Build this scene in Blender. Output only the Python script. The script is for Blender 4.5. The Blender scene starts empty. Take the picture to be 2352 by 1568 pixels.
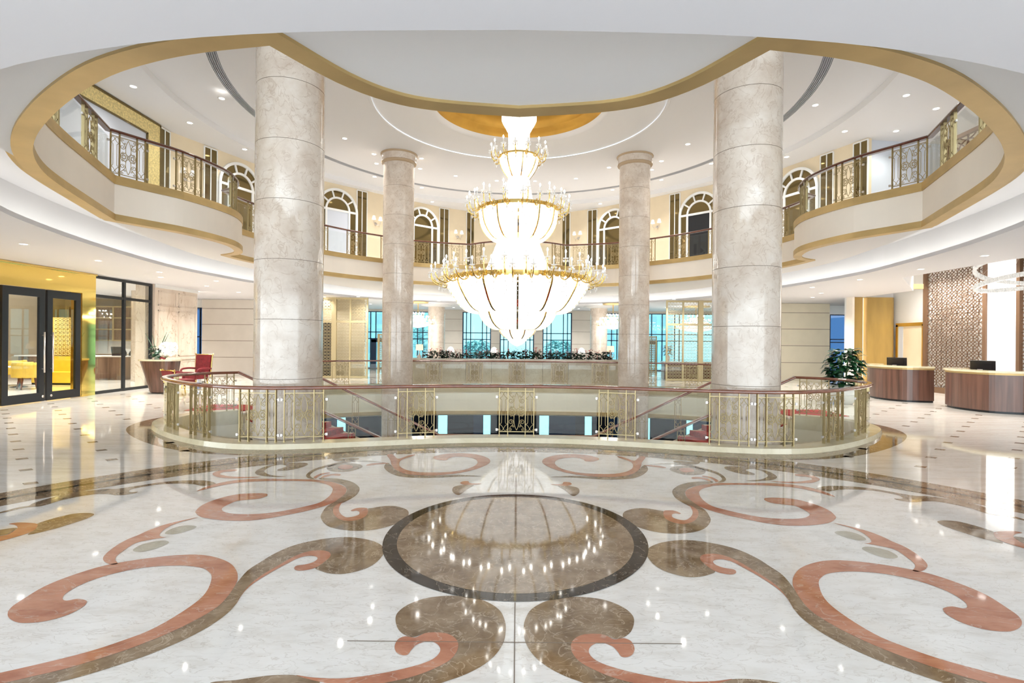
import bpy, math, random
from mathutils import Vector, Matrix
from mathutils.geometry import tessellate_polygon
random.seed(7)
SC = bpy.context.scene
COL = SC.collection
PI = math.pi
H = 1.02            # height of every handrail above its floor
Z2 = 5.0            # top of the upper gallery edge
ZL = 3.8            # lower ceiling
ZR = 4.14            # raised cove ceiling
ZU = 8.85           # atrium ceiling
ZS = 8.65           # gallery soffit

# ------------------------------------------------------------------ materials
def nmat(name):
    m = bpy.data.materials.new(name); m.use_nodes = True
    nt = m.node_tree; nt.nodes.clear()
    out = nt.nodes.new('ShaderNodeOutputMaterial')
    return m, nt, out
def N(nt, t, **kw):
    n = nt.nodes.new(t)
    for k, v in kw.items():
        if k in n.inputs.keys(): n.inputs[k].default_value = v
        else: setattr(n, k, v)
    return n
def rgba(c): return (c[0], c[1], c[2], 1.0)
def ramp(nt, fac, stops):
    r = nt.nodes.new('ShaderNodeValToRGB')
    while len(r.color_ramp.elements) < len(stops): r.color_ramp.elements.new(0.5)
    for e, (p, c) in zip(r.color_ramp.elements, stops):
        e.position = p; e.color = rgba(c)
    nt.links.new(fac, r.inputs[0]); return r.outputs[0]
def coords(nt, scale=(1, 1, 1), rot=(0, 0, 0)):
    tc = nt.nodes.new('ShaderNodeTexCoord'); mp = nt.nodes.new('ShaderNodeMapping')
    mp.inputs['Scale'].default_value = scale; mp.inputs['Rotation'].default_value = rot
    nt.links.new(tc.outputs['Object'], mp.inputs[0]); return mp.outputs[0]
def pbr(name, col, rough=0.5, metal=0.0, coat=0.0, var=0.0, vscale=3.0, bump=0.0, stretch=(1, 1, 1), spec=0.5):
    m, nt, out = nmat(name)
    b = N(nt, 'ShaderNodeBsdfPrincipled')
    b.inputs['Base Color'].default_value = rgba(col)
    b.inputs['Roughness'].default_value = rough
    b.inputs['Metallic'].default_value = metal
    b.inputs['Coat Weight'].default_value = coat
    b.inputs['Coat Roughness'].default_value = 0.05
    b.inputs['Specular IOR Level'].default_value = spec
    if var > 0:
        no = N(nt, 'ShaderNodeTexNoise'); no.inputs['Scale'].default_value = vscale; no.inputs['Detail'].default_value = 4
        nt.links.new(coords(nt, stretch), no.inputs['Vector'])
        lo = tuple(max(0, c * (1 - var)) for c in col); hi = tuple(min(1, c * (1 + var)) for c in col)
        nt.links.new(ramp(nt, no.outputs['Fac'], [(0.3, lo), (0.7, hi)]), b.inputs['Base Color'])
        if bump > 0:
            bp = N(nt, 'ShaderNodeBump'); bp.inputs['Strength'].default_value = bump; bp.inputs['Distance'].default_value = 0.01
            nt.links.new(no.outputs['Fac'], bp.inputs['Height']); nt.links.new(bp.outputs[0], b.inputs['Normal'])
    nt.links.new(b.outputs[0], out.inputs[0]); return m
def marble(name, stops, veincol, vein=0.5, scale=2.0, rough=0.08, stretch=(1, 1, 1), rot=(0, 0, 0), vscale=None, vwidth=0.03, coat=0.0, spec=0.5):
    """cloudy stone with thin branching veins"""
    m, nt, out = nmat(name)
    b = N(nt, 'ShaderNodeBsdfPrincipled'); b.inputs['Roughness'].default_value = rough
    b.inputs['Coat Weight'].default_value = coat; b.inputs['Coat Roughness'].default_value = 0.03
    b.inputs['Specular IOR Level'].default_value = spec
    co = coords(nt, stretch, rot)
    n1 = N(nt, 'ShaderNodeTexNoise'); n1.inputs['Scale'].default_value = scale; n1.inputs['Detail'].default_value = 8; n1.inputs['Roughness'].default_value = 0.65
    nt.links.new(co, n1.inputs['Vector'])
    base = ramp(nt, n1.outputs['Fac'], stops)
    n2 = N(nt, 'ShaderNodeTexNoise'); n2.inputs['Scale'].default_value = vscale or scale * 1.4; n2.inputs['Detail'].default_value = 6; n2.inputs['Distortion'].default_value = 1.2
    nt.links.new(co, n2.inputs['Vector'])
    v = ramp(nt, n2.outputs['Fac'], [(0.5 - vwidth, (0, 0, 0)), (0.5, (1, 1, 1)), (0.5 + vwidth, (0, 0, 0))])
    mu = N(nt, 'ShaderNodeMath'); mu.operation = 'MULTIPLY'; mu.inputs[1].default_value = vein
    nt.links.new(v, mu.inputs[0])
    mx = N(nt, 'ShaderNodeMix'); mx.data_type = 'RGBA'
    nt.links.new(mu.outputs[0], mx.inputs['Factor']); nt.links.new(base, mx.inputs[6]); mx.inputs[7].default_value = rgba(veincol)
    nt.links.new(mx.outputs[2], b.inputs['Base Color']); nt.links.new(b.outputs[0], out.inputs[0]); return m
def glassm(name, tint, f0=0.045, gain=0.8, rough=0.0):
    """clear sheet: see-through, mirroring more at grazing angles on either face"""
    m, nt, out = nmat(name)
    tr = N(nt, 'ShaderNodeBsdfTransparent'); tr.inputs[0].default_value = rgba(tint)
    gl = N(nt, 'ShaderNodeBsdfGlossy'); gl.inputs['Roughness'].default_value = rough
    lw = N(nt, 'ShaderNodeLayerWeight'); lw.inputs[0].default_value = 0.5
    pw = N(nt, 'ShaderNodeMath'); pw.operation = 'POWER'; pw.inputs[1].default_value = 5.0
    mu = N(nt, 'ShaderNodeMath'); mu.operation = 'MULTIPLY_ADD'; mu.inputs[1].default_value = gain; mu.inputs[2].default_value = f0
    mx = N(nt, 'ShaderNodeMixShader')
    nt.links.new(lw.outputs['Facing'], pw.inputs[0]); nt.links.new(pw.outputs[0], mu.inputs[0]); nt.links.new(mu.outputs[0], mx.inputs[0])
    nt.links.new(tr.outputs[0], mx.inputs[1]); nt.links.new(gl.outputs[0], mx.inputs[2])
    nt.links.new(mx.outputs[0], out.inputs[0]); return m
def emit(name, col, s, base=(0.9, 0.9, 0.9)):
    m, nt, out = nmat(name)
    b = N(nt, 'ShaderNodeBsdfPrincipled'); b.inputs['Base Color'].default_value = rgba(base); b.inputs['Roughness'].default_value = 0.3
    b.inputs['Emission Color'].default_value = rgba(col); b.inputs['Emission Strength'].default_value = s
    nt.links.new(b.outputs[0], out.inputs[0]); return m
def crystal(name, lo, hi, scale=(26, 26, 14)):
    """lit strings of cut crystal: sparkling glow that differs from bead to bead"""
    m, nt, out = nmat(name)
    b = N(nt, 'ShaderNodeBsdfPrincipled'); b.inputs['Base Color'].default_value = (0.32, 0.31, 0.29, 1); b.inputs['Roughness'].default_value = 0.2
    b.inputs['Emission Color'].default_value = (1.0, 0.965, 0.90, 1)
    vo = N(nt, 'ShaderNodeTexVoronoi'); nt.links.new(coords(nt, scale), vo.inputs['Vector'])
    se = N(nt, 'ShaderNodeSeparateColor'); nt.links.new(vo.outputs['Color'], se.inputs[0])
    mr = N(nt, 'ShaderNodeMapRange'); mr.inputs['To Min'].default_value = lo; mr.inputs['To Max'].default_value = hi
    nt.links.new(se.outputs[0], mr.inputs[0]); nt.links.new(mr.outputs[0], b.inputs['Emission Strength'])
    nt.links.new(b.outputs[0], out.inputs[0]); return m

M = {}
M['ceil'] = pbr('ceiling_paint', (0.80, 0.795, 0.80), 0.7)
M['ceil_cool'] = pbr('ceiling_paint_pearl', (0.70, 0.695, 0.73), 0.55)
M['cream'] = pbr('cream_plaster', (0.92, 0.84, 0.74), 0.6, var=0.03, vscale=1.0)
M['creamlow'] = pbr('light_tinted_cream_plaster', (0.93, 0.86, 0.68), 0.6, var=0.03, vscale=1.0)  # cream plaster with the yellowish tint of glass and light painted in
M['wallcream'] = pbr('cream_wallcovering', (0.78, 0.66, 0.47), 0.6, var=0.03, vscale=2.0)
M['white'] = pbr('white_lacquer', (0.84, 0.84, 0.83), 0.35)
M['goldband'] = pbr('gold_leaf_band', (0.56, 0.405, 0.18), 0.42, 0.5, var=0.12, vscale=1.6, stretch=(1, 1, 3))
M['gold'] = pbr('antique_gold_iron', (0.42, 0.335, 0.175), 0.4, 0.8)
M['brass'] = pbr('polished_brass', (0.80, 0.58, 0.20), 0.10, 1.0)
M['mirrorgold'] = pbr('gold_mirror_steel', (0.86, 0.62, 0.17), 0.06, 1.0)
M['goldfoil'] = pbr('gold_mosaic', (0.76, 0.62, 0.28), 0.35, 0.3, var=0.25, vscale=18, bump=0.3)
M['goldwood'] = pbr('gold_veneer', (0.44, 0.29, 0.09), 0.35, 0.25, var=0.12, vscale=3, stretch=(1, 1, 0.2))
M['dome'] = pbr('gold_leaf_dome', (0.60, 0.34, 0.06), 0.38, 0.6, var=0.12, vscale=1.5)
M['column'] = marble('beige_marble_shaft', [(0.32, (0.565, 0.47, 0.39)), (0.5, (0.66, 0.575, 0.495)), (0.68, (0.735, 0.665, 0.595))], (0.42, 0.31, 0.23), 0.5, 2.4, 0.09, vscale=3.4, vwidth=0.02, coat=0.3)
M['astragal'] = pbr('brown_stone_moulding', (0.46, 0.34, 0.22), 0.25)
M['joint'] = pbr('stone_joint', (0.22, 0.17, 0.13), 0.7)
M['wmarble'] = marble('white_marble_floor', [(0.28, (0.73, 0.70, 0.65)), (0.5, (0.86, 0.845, 0.815)), (0.75, (0.91, 0.90, 0.88))], (0.52, 0.47, 0.41), 0.45, 2.6, 0.045, stretch=(1.0, 2.6, 1), rot=(0, 0, 0.5), vscale=5, vwidth=0.02, spec=0.62)
M['tile'] = marble('travertine_tile', [(0.3, (0.73, 0.67, 0.59)), (0.5, (0.85, 0.81, 0.75)), (0.72, (0.91, 0.89, 0.85))], (0.50, 0.43, 0.34), 0.3, 1.5, 0.05, stretch=(0.6, 3.5, 1), vscale=3, vwidth=0.03, spec=0.62)
M['brown'] = marble('brown_emperador_marble', [(0.30, (0.135, 0.082, 0.042)), (0.5, (0.255, 0.175, 0.105)), (0.70, (0.36, 0.27, 0.18))], (0.60, 0.49, 0.37), 0.6, 4.5, 0.05, vscale=6.5, vwidth=0.02, spec=0.62)
M['pink'] = marble('rose_marble', [(0.28, (0.36, 0.125, 0.070)), (0.5, (0.52, 0.215, 0.125)), (0.75, (0.63, 0.31, 0.20))], (0.70, 0.55, 0.45), 0.45, 3.0, 0.05, stretch=(1, 2.2, 1), rot=(0, 0, 0.4), vscale=2.4, vwidth=0.014, spec=0.62)
M['olive'] = marble('sage_marble', [(0.3, (0.38, 0.36, 0.28)), (0.5, (0.46, 0.43, 0.34)), (0.7, (0.54, 0.51, 0.42))], (0.6, 0.58, 0.5), 0.3, 5, 0.05, spec=0.62)
M['dark'] = marble('black_marble', [(0.3, (0.010, 0.008, 0.006)), (0.55, (0.024, 0.019, 0.015)), (0.8, (0.06, 0.05, 0.04))], (0.40, 0.34, 0.28), 0.5, 4, 0.05, vscale=5, vwidth=0.012, spec=0.35)
M['curb'] = marble('cream_gold_stone', [(0.3, (0.60, 0.53, 0.34)), (0.5, (0.68, 0.61, 0.43)), (0.7, (0.74, 0.68, 0.52))], (0.5, 0.42, 0.28), 0.2, 1.5, 0.1)
M['panelmarble'] = marble('veined_cream_marble', [(0.3, (0.66, 0.53, 0.43)), (0.5, (0.75, 0.64, 0.54)), (0.72, (0.80, 0.71, 0.62))], (0.36, 0.22, 0.12), 0.6, 1.4, 0.15, stretch=(1, 1, 0.5), vscale=1.6, vwidth=0.012)
M['parapet'] = marble('beige_cladding_marble', [(0.3, (0.58, 0.50, 0.38)), (0.5, (0.68, 0.61, 0.50)), (0.72, (0.74, 0.69, 0.60))], (0.42, 0.33, 0.22), 0.35, 1.6, 0.12, vscale=2.5, vwidth=0.02)
M['mahog'] = pbr('mahogany_handrail', (0.235, 0.082, 0.046), 0.16, coat=0.6, var=0.25, vscale=6, stretch=(1, 1, 4))
M['darkwood'] = pbr('dark_mahogany', (0.13, 0.045, 0.028), 0.2, coat=0.4, var=0.2, vscale=5)
M['walnut'] = pbr('walnut_veneer', (0.115, 0.056, 0.040), 0.3, coat=0.2, var=0.42, vscale=2.2, stretch=(5, 5, 0.25))
M['walnutpale'] = pbr('smoked_walnut', (0.20, 0.13, 0.085), 0.35, var=0.3, vscale=2.5, stretch=(5, 5, 0.3))
M['blackmatt'] = pbr('black_window_panel', (0.012, 0.016, 0.025), 0.9, spec=0.1)  # paints the darkness of the lower windows on opaque panels
M['navymatt'] = pbr('navy_window_panel', (0.02, 0.045, 0.10), 0.9, spec=0.1)  # navy variant of the painted dark lower windows
M['black'] = pbr('black_steel', (0.018, 0.020, 0.024), 0.35, 0.3)
M['navy'] = pbr('navy_steel_mullion', (0.012, 0.030, 0.075), 0.35, 0.2)
M['steel'] = pbr('brushed_steel', (0.62, 0.58, 0.55), 0.3, 0.9)
M['vent'] = pbr('grey_slot_grille', (0.52, 0.53, 0.56), 0.5)
M['bronze'] = pbr('bronze_mirror', (0.21, 0.155, 0.065), 0.06, 0.9)
M['glass'] = glassm('clear_balustrade_glass', (0.968, 0.982, 0.972), 0.024)
M['pane'] = glassm('tinted_window_glass', (0.36, 0.55, 0.565), 0.03)
M['bluepane'] = glassm('blue_window_glass', (0.12, 0.205, 0.31), 0.04)  # deep blue tint, darker than the rear panes
M['doorglass'] = glassm('clear_door_glass', (0.95, 0.975, 0.965), 0.05)
M['yellowglass'] = glassm('amber_door_glass', (0.96, 0.90, 0.58), 0.04)
M['redcarpet'] = pbr('crimson_carpet', (0.36, 0.035, 0.030), 0.95, var=0.4, vscale=14, bump=0.3)
M['carpetedge'] = pbr('patterned_carpet_border', (0.55, 0.40, 0.28), 0.95, var=0.75, vscale=22)
M['redvelvet'] = pbr('crimson_velvet', (0.16, 0.007, 0.012), 0.75, var=0.25, vscale=10)
M['yellow'] = pbr('mustard_leather', (0.62, 0.42, 0.06), 0.5, var=0.1, vscale=4)
M['leaf'] = pbr('glossy_dark_leaf', (0.010, 0.060, 0.022), 0.3, var=0.5, vscale=7)
M['leafdark'] = pbr('deep_green_leaf', (0.012, 0.030, 0.016), 0.35, var=0.5, vscale=9)
M['redflower'] = pbr('red_spathe', (0.50, 0.022, 0.025), 0.35, var=0.3, vscale=8)
M['petal'] = pbr('white_petal', (0.86, 0.86, 0.84), 0.6)
M['stem'] = pbr('green_stem', (0.06, 0.16, 0.05), 0.5)
M['pot'] = pbr('pale_ceramic_pot', (0.70, 0.71, 0.70), 0.2)
M['soil'] = pbr('dark_soil', (0.03, 0.02, 0.015), 0.9)
M['monitor'] = pbr('black_plastic', (0.012, 0.012, 0.014), 0.35)
M['fabricwall'] = pbr('upholstered_wall_panel', (0.66, 0.61, 0.55), 0.75, var=0.03, vscale=2)
M['fabricwarm'] = pbr('upholstered_wall_panel_warm', (0.74, 0.67, 0.52), 0.75, var=0.03, vscale=2)
M['lattice'] = pbr('brown_fretwork', (0.185, 0.105, 0.060), 0.4, 0.2)
M['brasslattice'] = pbr('pale_brass_fretwork', (0.50, 0.41, 0.24), 0.4, 0.5)
M['steelblue'] = pbr('pale_blue_panel', (0.62, 0.66, 0.74), 0.4)
M['bulb'] = emit('candle_bulb', (1.0, 0.96, 0.88), 9)
M['lens'] = emit('downlight_lens', (1.0, 0.97, 0.92), 2)
M['shade'] = emit('lit_lamp_shade', (1.0, 0.80, 0.42), 0.22, (0.85, 0.78, 0.6))
M['shadewhite'] = emit('lit_white_shade', (1.0, 0.96, 0.88), 0.15)
M['striplight'] = emit('wall_strip_light', (1.0, 0.86, 0.55), 0.6)
M['backlit'] = emit('backlit_white_panel', (1.0, 0.98, 0.97), 0.2)
M['crystal'] = crystal('lit_crystal_strings', 0.0, 0.62, (30, 30, 9))
M['crystal2'] = crystal('lit_crystal_cone', 0.0, 0.72, (44, 44, 4))
M['crystaldim'] = crystal('cut_crystal_band', 0.02, 0.22, (40, 40, 10))
M['drop'] = glassm('clear_crystal_drop', (0.95, 0.93, 0.88), 0.15)
M['seat'] = M['redvelvet']
M['treegreen'] = pbr('hazy_foliage', (0.62, 0.80, 0.80), 0.9, var=0.3, vscale=3)  # leaf colour paled, outdoor haze painted into it
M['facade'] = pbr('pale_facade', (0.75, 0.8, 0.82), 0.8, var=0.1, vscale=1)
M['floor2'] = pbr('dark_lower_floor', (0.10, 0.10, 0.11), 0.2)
M['water'] = pbr('vase_glass', (0.55, 0.66, 0.58), 0.05, spec=0.8)

# ------------------------------------------------------------------ mesh helpers
class MB:
    def __init__(s): s.v = []; s.f = []; s.m = []; s.sm = []
    def add(s, vs, fs, mi=0, smooth=False, xf=None):
        b = len(s.v)
        s.v += [tuple(xf @ Vector(p)) if xf is not None else tuple(p) for p in vs]
        for f in fs:
            s.f.append([b + i for i in f]); s.m.append(mi); s.sm.append(smooth)
        return s
    def box(s, x0, x1, y0, y1, z0, z1, mi=0, xf=None):
        return s.add([(x0, y0, z0), (x1, y0, z0), (x1, y1, z0), (x0, y1, z0), (x0, y0, z1), (x1, y0, z1), (x1, y1, z1), (x0, y1, z1)],
                     [(0, 3, 2, 1), (4, 5, 6, 7), (0, 1, 5, 4), (1, 2, 6, 5), (2, 3, 7, 6), (3, 0, 4, 7)], mi, False, xf)
    def cbox(s, c, sx, sy, sz, mi=0, rz=0.0, bev=0.0):
        """box centred in x,y with its base at c.z; bev chamfers its upright corners"""
        xf = Matrix.Translation(c) @ Matrix.Rotation(rz, 4, 'Z')
        if bev <= 0: return s.box(-sx / 2, sx / 2, -sy / 2, sy / 2, 0, sz, mi, xf)
        a, b, e = sx / 2, sy / 2, bev
        pl = [(-a + e, -b), (a - e, -b), (a, -b + e), (a, b - e), (a - e, b), (-a + e, b), (-a, b - e), (-a, -b + e)]
        return s.prism([tuple(xf @ Vector((p[0], p[1], 0)))[:2] for p in pl], c[2], c[2] + sz, mi)
    def prism(s, poly, z0, z1, mi=0, cap=True, smooth=False):
        n = len(poly)
        ar = sum(poly[i][0] * poly[(i + 1) % n][1] - poly[(i + 1) % n][0] * poly[i][1] for i in range(n))
        if ar < 0: poly = poly[::-1]
        vs = [(p[0], p[1], z0) for p in poly] + [(p[0], p[1], z1) for p in poly]
        s.add(vs, [(i, (i + 1) % n, n + (i + 1) % n, n + i) for i in range(n)], mi, smooth)
        if cap: s.add(vs, [list(range(n))[::-1], list(range(n, 2 * n))], mi)
        return s
    def ngon(s, poly, z, mi=0, up=True):
        n = len(poly)
        ar = sum(poly[i][0] * poly[(i + 1) % n][1] - poly[(i + 1) % n][0] * poly[i][1] for i in range(n))
        if (ar < 0) == up: poly = poly[::-1]
        tr = tessellate_polygon([[Vector((p[0], p[1], 0)) for p in poly]])
        return s.tris(poly, tr, z, mi, up)
    def tris(s, pts, tr, z, mi, up):
        fs = []
        for t in tr:
            a, b, c = (pts[i] for i in t)
            cr = (b[0] - a[0]) * (c[1] - a[1]) - (c[0] - a[0]) * (b[1] - a[1])
            if abs(cr) < 1e-9: continue
            fs.append(tuple(t) if (cr > 0) == up else tuple(t)[::-1])
        return s.add([(p[0], p[1], z) for p in pts], fs, mi)
    def holed(s, outer, holes, z, mi=0, up=True):
        loops = [[Vector((p[0], p[1], 0)) for p in l] for l in [outer] + holes]
        pts = [p for l in [outer] + holes for p in l]
        return s.tris(pts, tessellate_polygon(loops), z, mi, up)
    def lathe(s, prof, n=24, mi=0, smooth=True, c=(0, 0, 0), cap=False, wob=None):
        vs = []; k = len(prof)
        for i in range(n):
            a = 2 * PI * i / n
            for j, (r, z) in enumerate(prof):
                rr = r * (wob(i, j) if wob else 1)
                vs.append((c[0] + rr * math.cos(a), c[1] + rr * math.sin(a), c[2] + z))
        fs = []
        up = prof[-1][1] >= prof[0][1]
        for i in range(n):
            i2 = (i + 1) % n
            for j in range(k - 1):
                q = (i * k + j, i2 * k + j, i2 * k + j + 1, i * k + j + 1)
                fs.append(q if up else q[::-1])
        if cap:
            fs.append([i * k for i in range(n)][::-1] if up else [i * k for i in range(n)])
            fs.append([i * k + k - 1 for i in range(n)] if up else [i * k + k - 1 for i in range(n)][::-1])
        return s.add(vs, fs, mi, smooth)
    def tube(s, path, r, n=6, mi=0, smooth=True, cap=True):
        path = [Vector(p) for p in path]
        rs = r if isinstance(r, (list, tuple)) else [r] * len(path)
        vs = []; up = Vector((0, 0, 1)); prev = None
        for i, p in enumerate(path):
            t = (path[min(i + 1, len(path) - 1)] - path[max(i - 1, 0)])
            t = t.normalized() if t.length > 1e-9 else Vector((0, 0, 1))
            if prev is None:
                a = t.cross(up)
                if a.length < 1e-3: a = t.cross(Vector((0, 1, 0)))
            else:
                a = prev - t * prev.dot(t)
                if a.length < 1e-6: a = t.cross(up)
            a.normalize(); prev = a; b = t.cross(a)
            for k in range(n):
                an = 2 * PI * k / n + PI / n
                vs.append(p + (a * math.cos(an) + b * math.sin(an)) * rs[i])
        fs = []
        for i in range(len(path) - 1):
            for k in range(n):
                k2 = (k + 1) % n
                fs.append((i * n + k, i * n + k2, (i + 1) * n + k2, (i + 1) * n + k))
        if cap:
            fs.append(list(range(n))[::-1]); fs.append([(len(path) - 1) * n + k for k in range(n)])
        return s.add(vs, fs, mi, smooth)
    def sweep(s, path, prof, mi=0, closed=False, smooth=False, mis=None, pclosed=True):
        """profile (side offset to the left of travel, height) carried along a path in plan"""
        P3 = [Vector((p[0], p[1], p[2] if len(p) > 2 else 0.0)) for p in path]
        n = len(P3); k = len(prof); vs = []
        for i in range(n):
            p = P3[i]
            a = P3[i - 1] if (i > 0 or closed) else None
            b = P3[(i + 1) % n] if (i < n - 1 or closed) else None
            d1 = (p - a) if a is not None else (b - p)
            d2 = (b - p) if b is not None else d1
            d1 = Vector((d1.x, d1.y)).normalized() if Vector((d1.x, d1.y)).length > 1e-9 else Vector((1, 0))
            d2 = Vector((d2.x, d2.y)).normalized() if Vector((d2.x, d2.y)).length > 1e-9 else d1
            n1 = Vector((-d1.y, d1.x)); n2 = Vector((-d2.y, d2.x)); nn = n1 + n2
            if nn.length < 1e-6: nn = n1
            nn.normalize(); sc = 1.0 / max(0.45, nn.dot(n1))
            for (o, z) in prof: vs.append((p.x + nn.x * o * sc, p.y + nn.y * o * sc, p.z + z))
        kk = k if pclosed else k - 1
        for i in range(n if closed else n - 1):
            i2 = (i + 1) % n
            for j in range(kk):
                j2 = (j + 1) % k
                s.add([vs[i * k + j], vs[i2 * k + j], vs[i2 * k + j2], vs[i * k + j2]], [(0, 1, 2, 3)], mis[j] if mis else mi, smooth)
        if not closed and pclosed:
            s.add([vs[j] for j in range(k)], [list(range(k))], mi); s.add([vs[(n - 1) * k + j] for j in range(k)], [list(range(k))[::-1]], mi)
        return s
    def ball(s, c, r, n=10, m=6, mi=0, sz=1.0):
        prof = [(r * math.cos(-PI / 2 + PI * j / m), sz * r * math.sin(-PI / 2 + PI * j / m)) for j in range(m + 1)]
        prof[0] = (1e-4, prof[0][1]); prof[-1] = (1e-4, prof[-1][1])
        return s.lathe(prof, n, mi, True, c)
    def mesh(s, name, mats, weld=False):
        me = bpy.data.meshes.new(name)
        me.from_pydata(s.v, [], s.f)
        for m in mats: me.materials.append(M[m] if isinstance(m, str) else m)
        me.polygons.foreach_set('material_index', s.m)
        me.polygons.foreach_set('use_smooth', s.sm)
        me.update()
        if weld:
            import bmesh
            bm = bmesh.new(); bm.from_mesh(me); bmesh.ops.remove_doubles(bm, verts=bm.verts, dist=1e-4); bm.to_mesh(me); bm.free()
        return me

def WORLD(o):
    return o.matrix_basis.copy() if o.parent is None else WORLD(o.parent) @ o.matrix_parent_inverse @ o.matrix_basis
def adopt(o, parent):
    COL.objects.link(o)
    if parent is not None:
        o.parent = parent; o.matrix_parent_inverse = WORLD(parent).inverted()
    return o
def mk(mb, name, mats, weld=False):
    return mb if isinstance(mb, bpy.types.Mesh) else mb.mesh(name, mats if isinstance(mats, (list, tuple)) else [mats], weld)
def solo(name, mb, mats, label, cat, group=None):
    """a thing that is one mesh"""
    return tag(adopt(bpy.data.objects.new(name, mk(mb, name, mats)), None), label, cat, group)
def inst(name, me, loc, rz=0.0, parent=None, scale=(1, 1, 1)):
    """an object that shares a mesh built about its own origin"""
    o = bpy.data.objects.new(name, me)
    o.location = loc; o.rotation_euler = (0, 0, rz); o.scale = scale
    return adopt(o, parent)
def tag(o, label, cat, group=None):
    o['label'] = label; o['category'] = cat
    if group: o['group'] = group
    return o
def thing(name, loc, label, cat, group=None):
    o = bpy.data.objects.new(name, None); o.empty_display_size = 0.1
    o.location = loc
    return tag(adopt(o, None), label, cat, group)
def part(name, mb, mats, parent, label=None, weld=False):
    """a part whose vertices are in world coordinates"""
    o = adopt(bpy.data.objects.new(name, mk(mb, name, mats, weld)), parent)
    if label: o['label'] = label
    return o
def struct(name, mb, mats, parent=None):
    o = adopt(bpy.data.objects.new(name, mk(mb, name, mats)), parent)
    if parent is None: o['kind'] = 'structure'
    return o
def copy_tree(o, parent=None):
    """a thing with its parts and their sub-parts; the meshes are shared"""
    kids = list(o.children)
    c = o.copy(); COL.objects.link(c)
    if parent is not None: c.parent = parent
    for k in kids: copy_tree(k, c)
    return c

def cr(pts, sub=6, closed=False, corners=()):
    """Catmull-Rom through the points; corners keep their points sharp"""
    n = len(pts); out = []
    for i in range(n if closed else n - 1):
        p1 = pts[i]; p2 = pts[(i + 1) % n]
        p0 = pts[i - 1] if (closed or i > 0) and i not in corners else p1
        p3 = pts[(i + 2) % n] if (closed or i < n - 2) and ((i + 1) % n) not in corners else p2
        for j in range(sub):
            t = j / sub
            out.append(tuple(0.5 * ((2 * b) + (-a + c) * t + (2 * a - 5 * b + 4 * c - d) * t * t + (-a + 3 * b - 3 * c + d) * t ** 3)
                             for a, b, c, d in zip(p0, p1, p2, p3)))
    if not closed: out.append(tuple(pts[-1]))
    return out
def mirx(pts): return [(-p[0],) + tuple(p[1:]) for p in pts]
def offset(path, d, closed=False):
    """path moved d to its left"""
    n = len(path); out = []
    for i, p in enumerate(path):
        a = path[i - 1] if (i > 0 or closed) else None
        b = path[(i + 1) % n] if (i < n - 1 or closed) else None
        d1 = (p[0] - a[0], p[1] - a[1]) if a else (b[0] - p[0], b[1] - p[1])
        d2 = (b[0] - p[0], b[1] - p[1]) if b else d1
        l1 = math.hypot(*d1) or 1; l2 = math.hypot(*d2) or 1
        n1 = (-d1[1] / l1, d1[0] / l1); n2 = (-d2[1] / l2, d2[0] / l2)
        m = (n1[0] + n2[0], n1[1] + n2[1]); lm = math.hypot(*m) or 1; m = (m[0] / lm, m[1] / lm)
        sc = 1 / max(0.5, m[0] * n1[0] + m[1] * n1[1])
        out.append((p[0] + m[0] * d * sc, p[1] + m[1] * d * sc))
    return out
class Path:
    def __init__(s, pts):
        s.p = pts; s.s = [0]
        for a, b in zip(pts, pts[1:]): s.s.append(s.s[-1] + math.dist(a[:2], b[:2]))
        s.L = s.s[-1]
    def at(s, t):
        t = max(0, min(s.L, t))
        for i in range(len(s.p) - 1):
            if t <= s.s[i + 1] or i == len(s.p) - 2:
                d = s.s[i + 1] - s.s[i]
                f = (t - s.s[i]) / d if d > 0 else 0
                return tuple(a + (b - a) * f for a, b in zip(s.p[i], s.p[i + 1]))
    def cut(s, a, b):
        return [s.at(a)] + [p for p, t in zip(s.p, s.s) if a + 1e-4 < t < b - 1e-4] + [s.at(b)]
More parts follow.
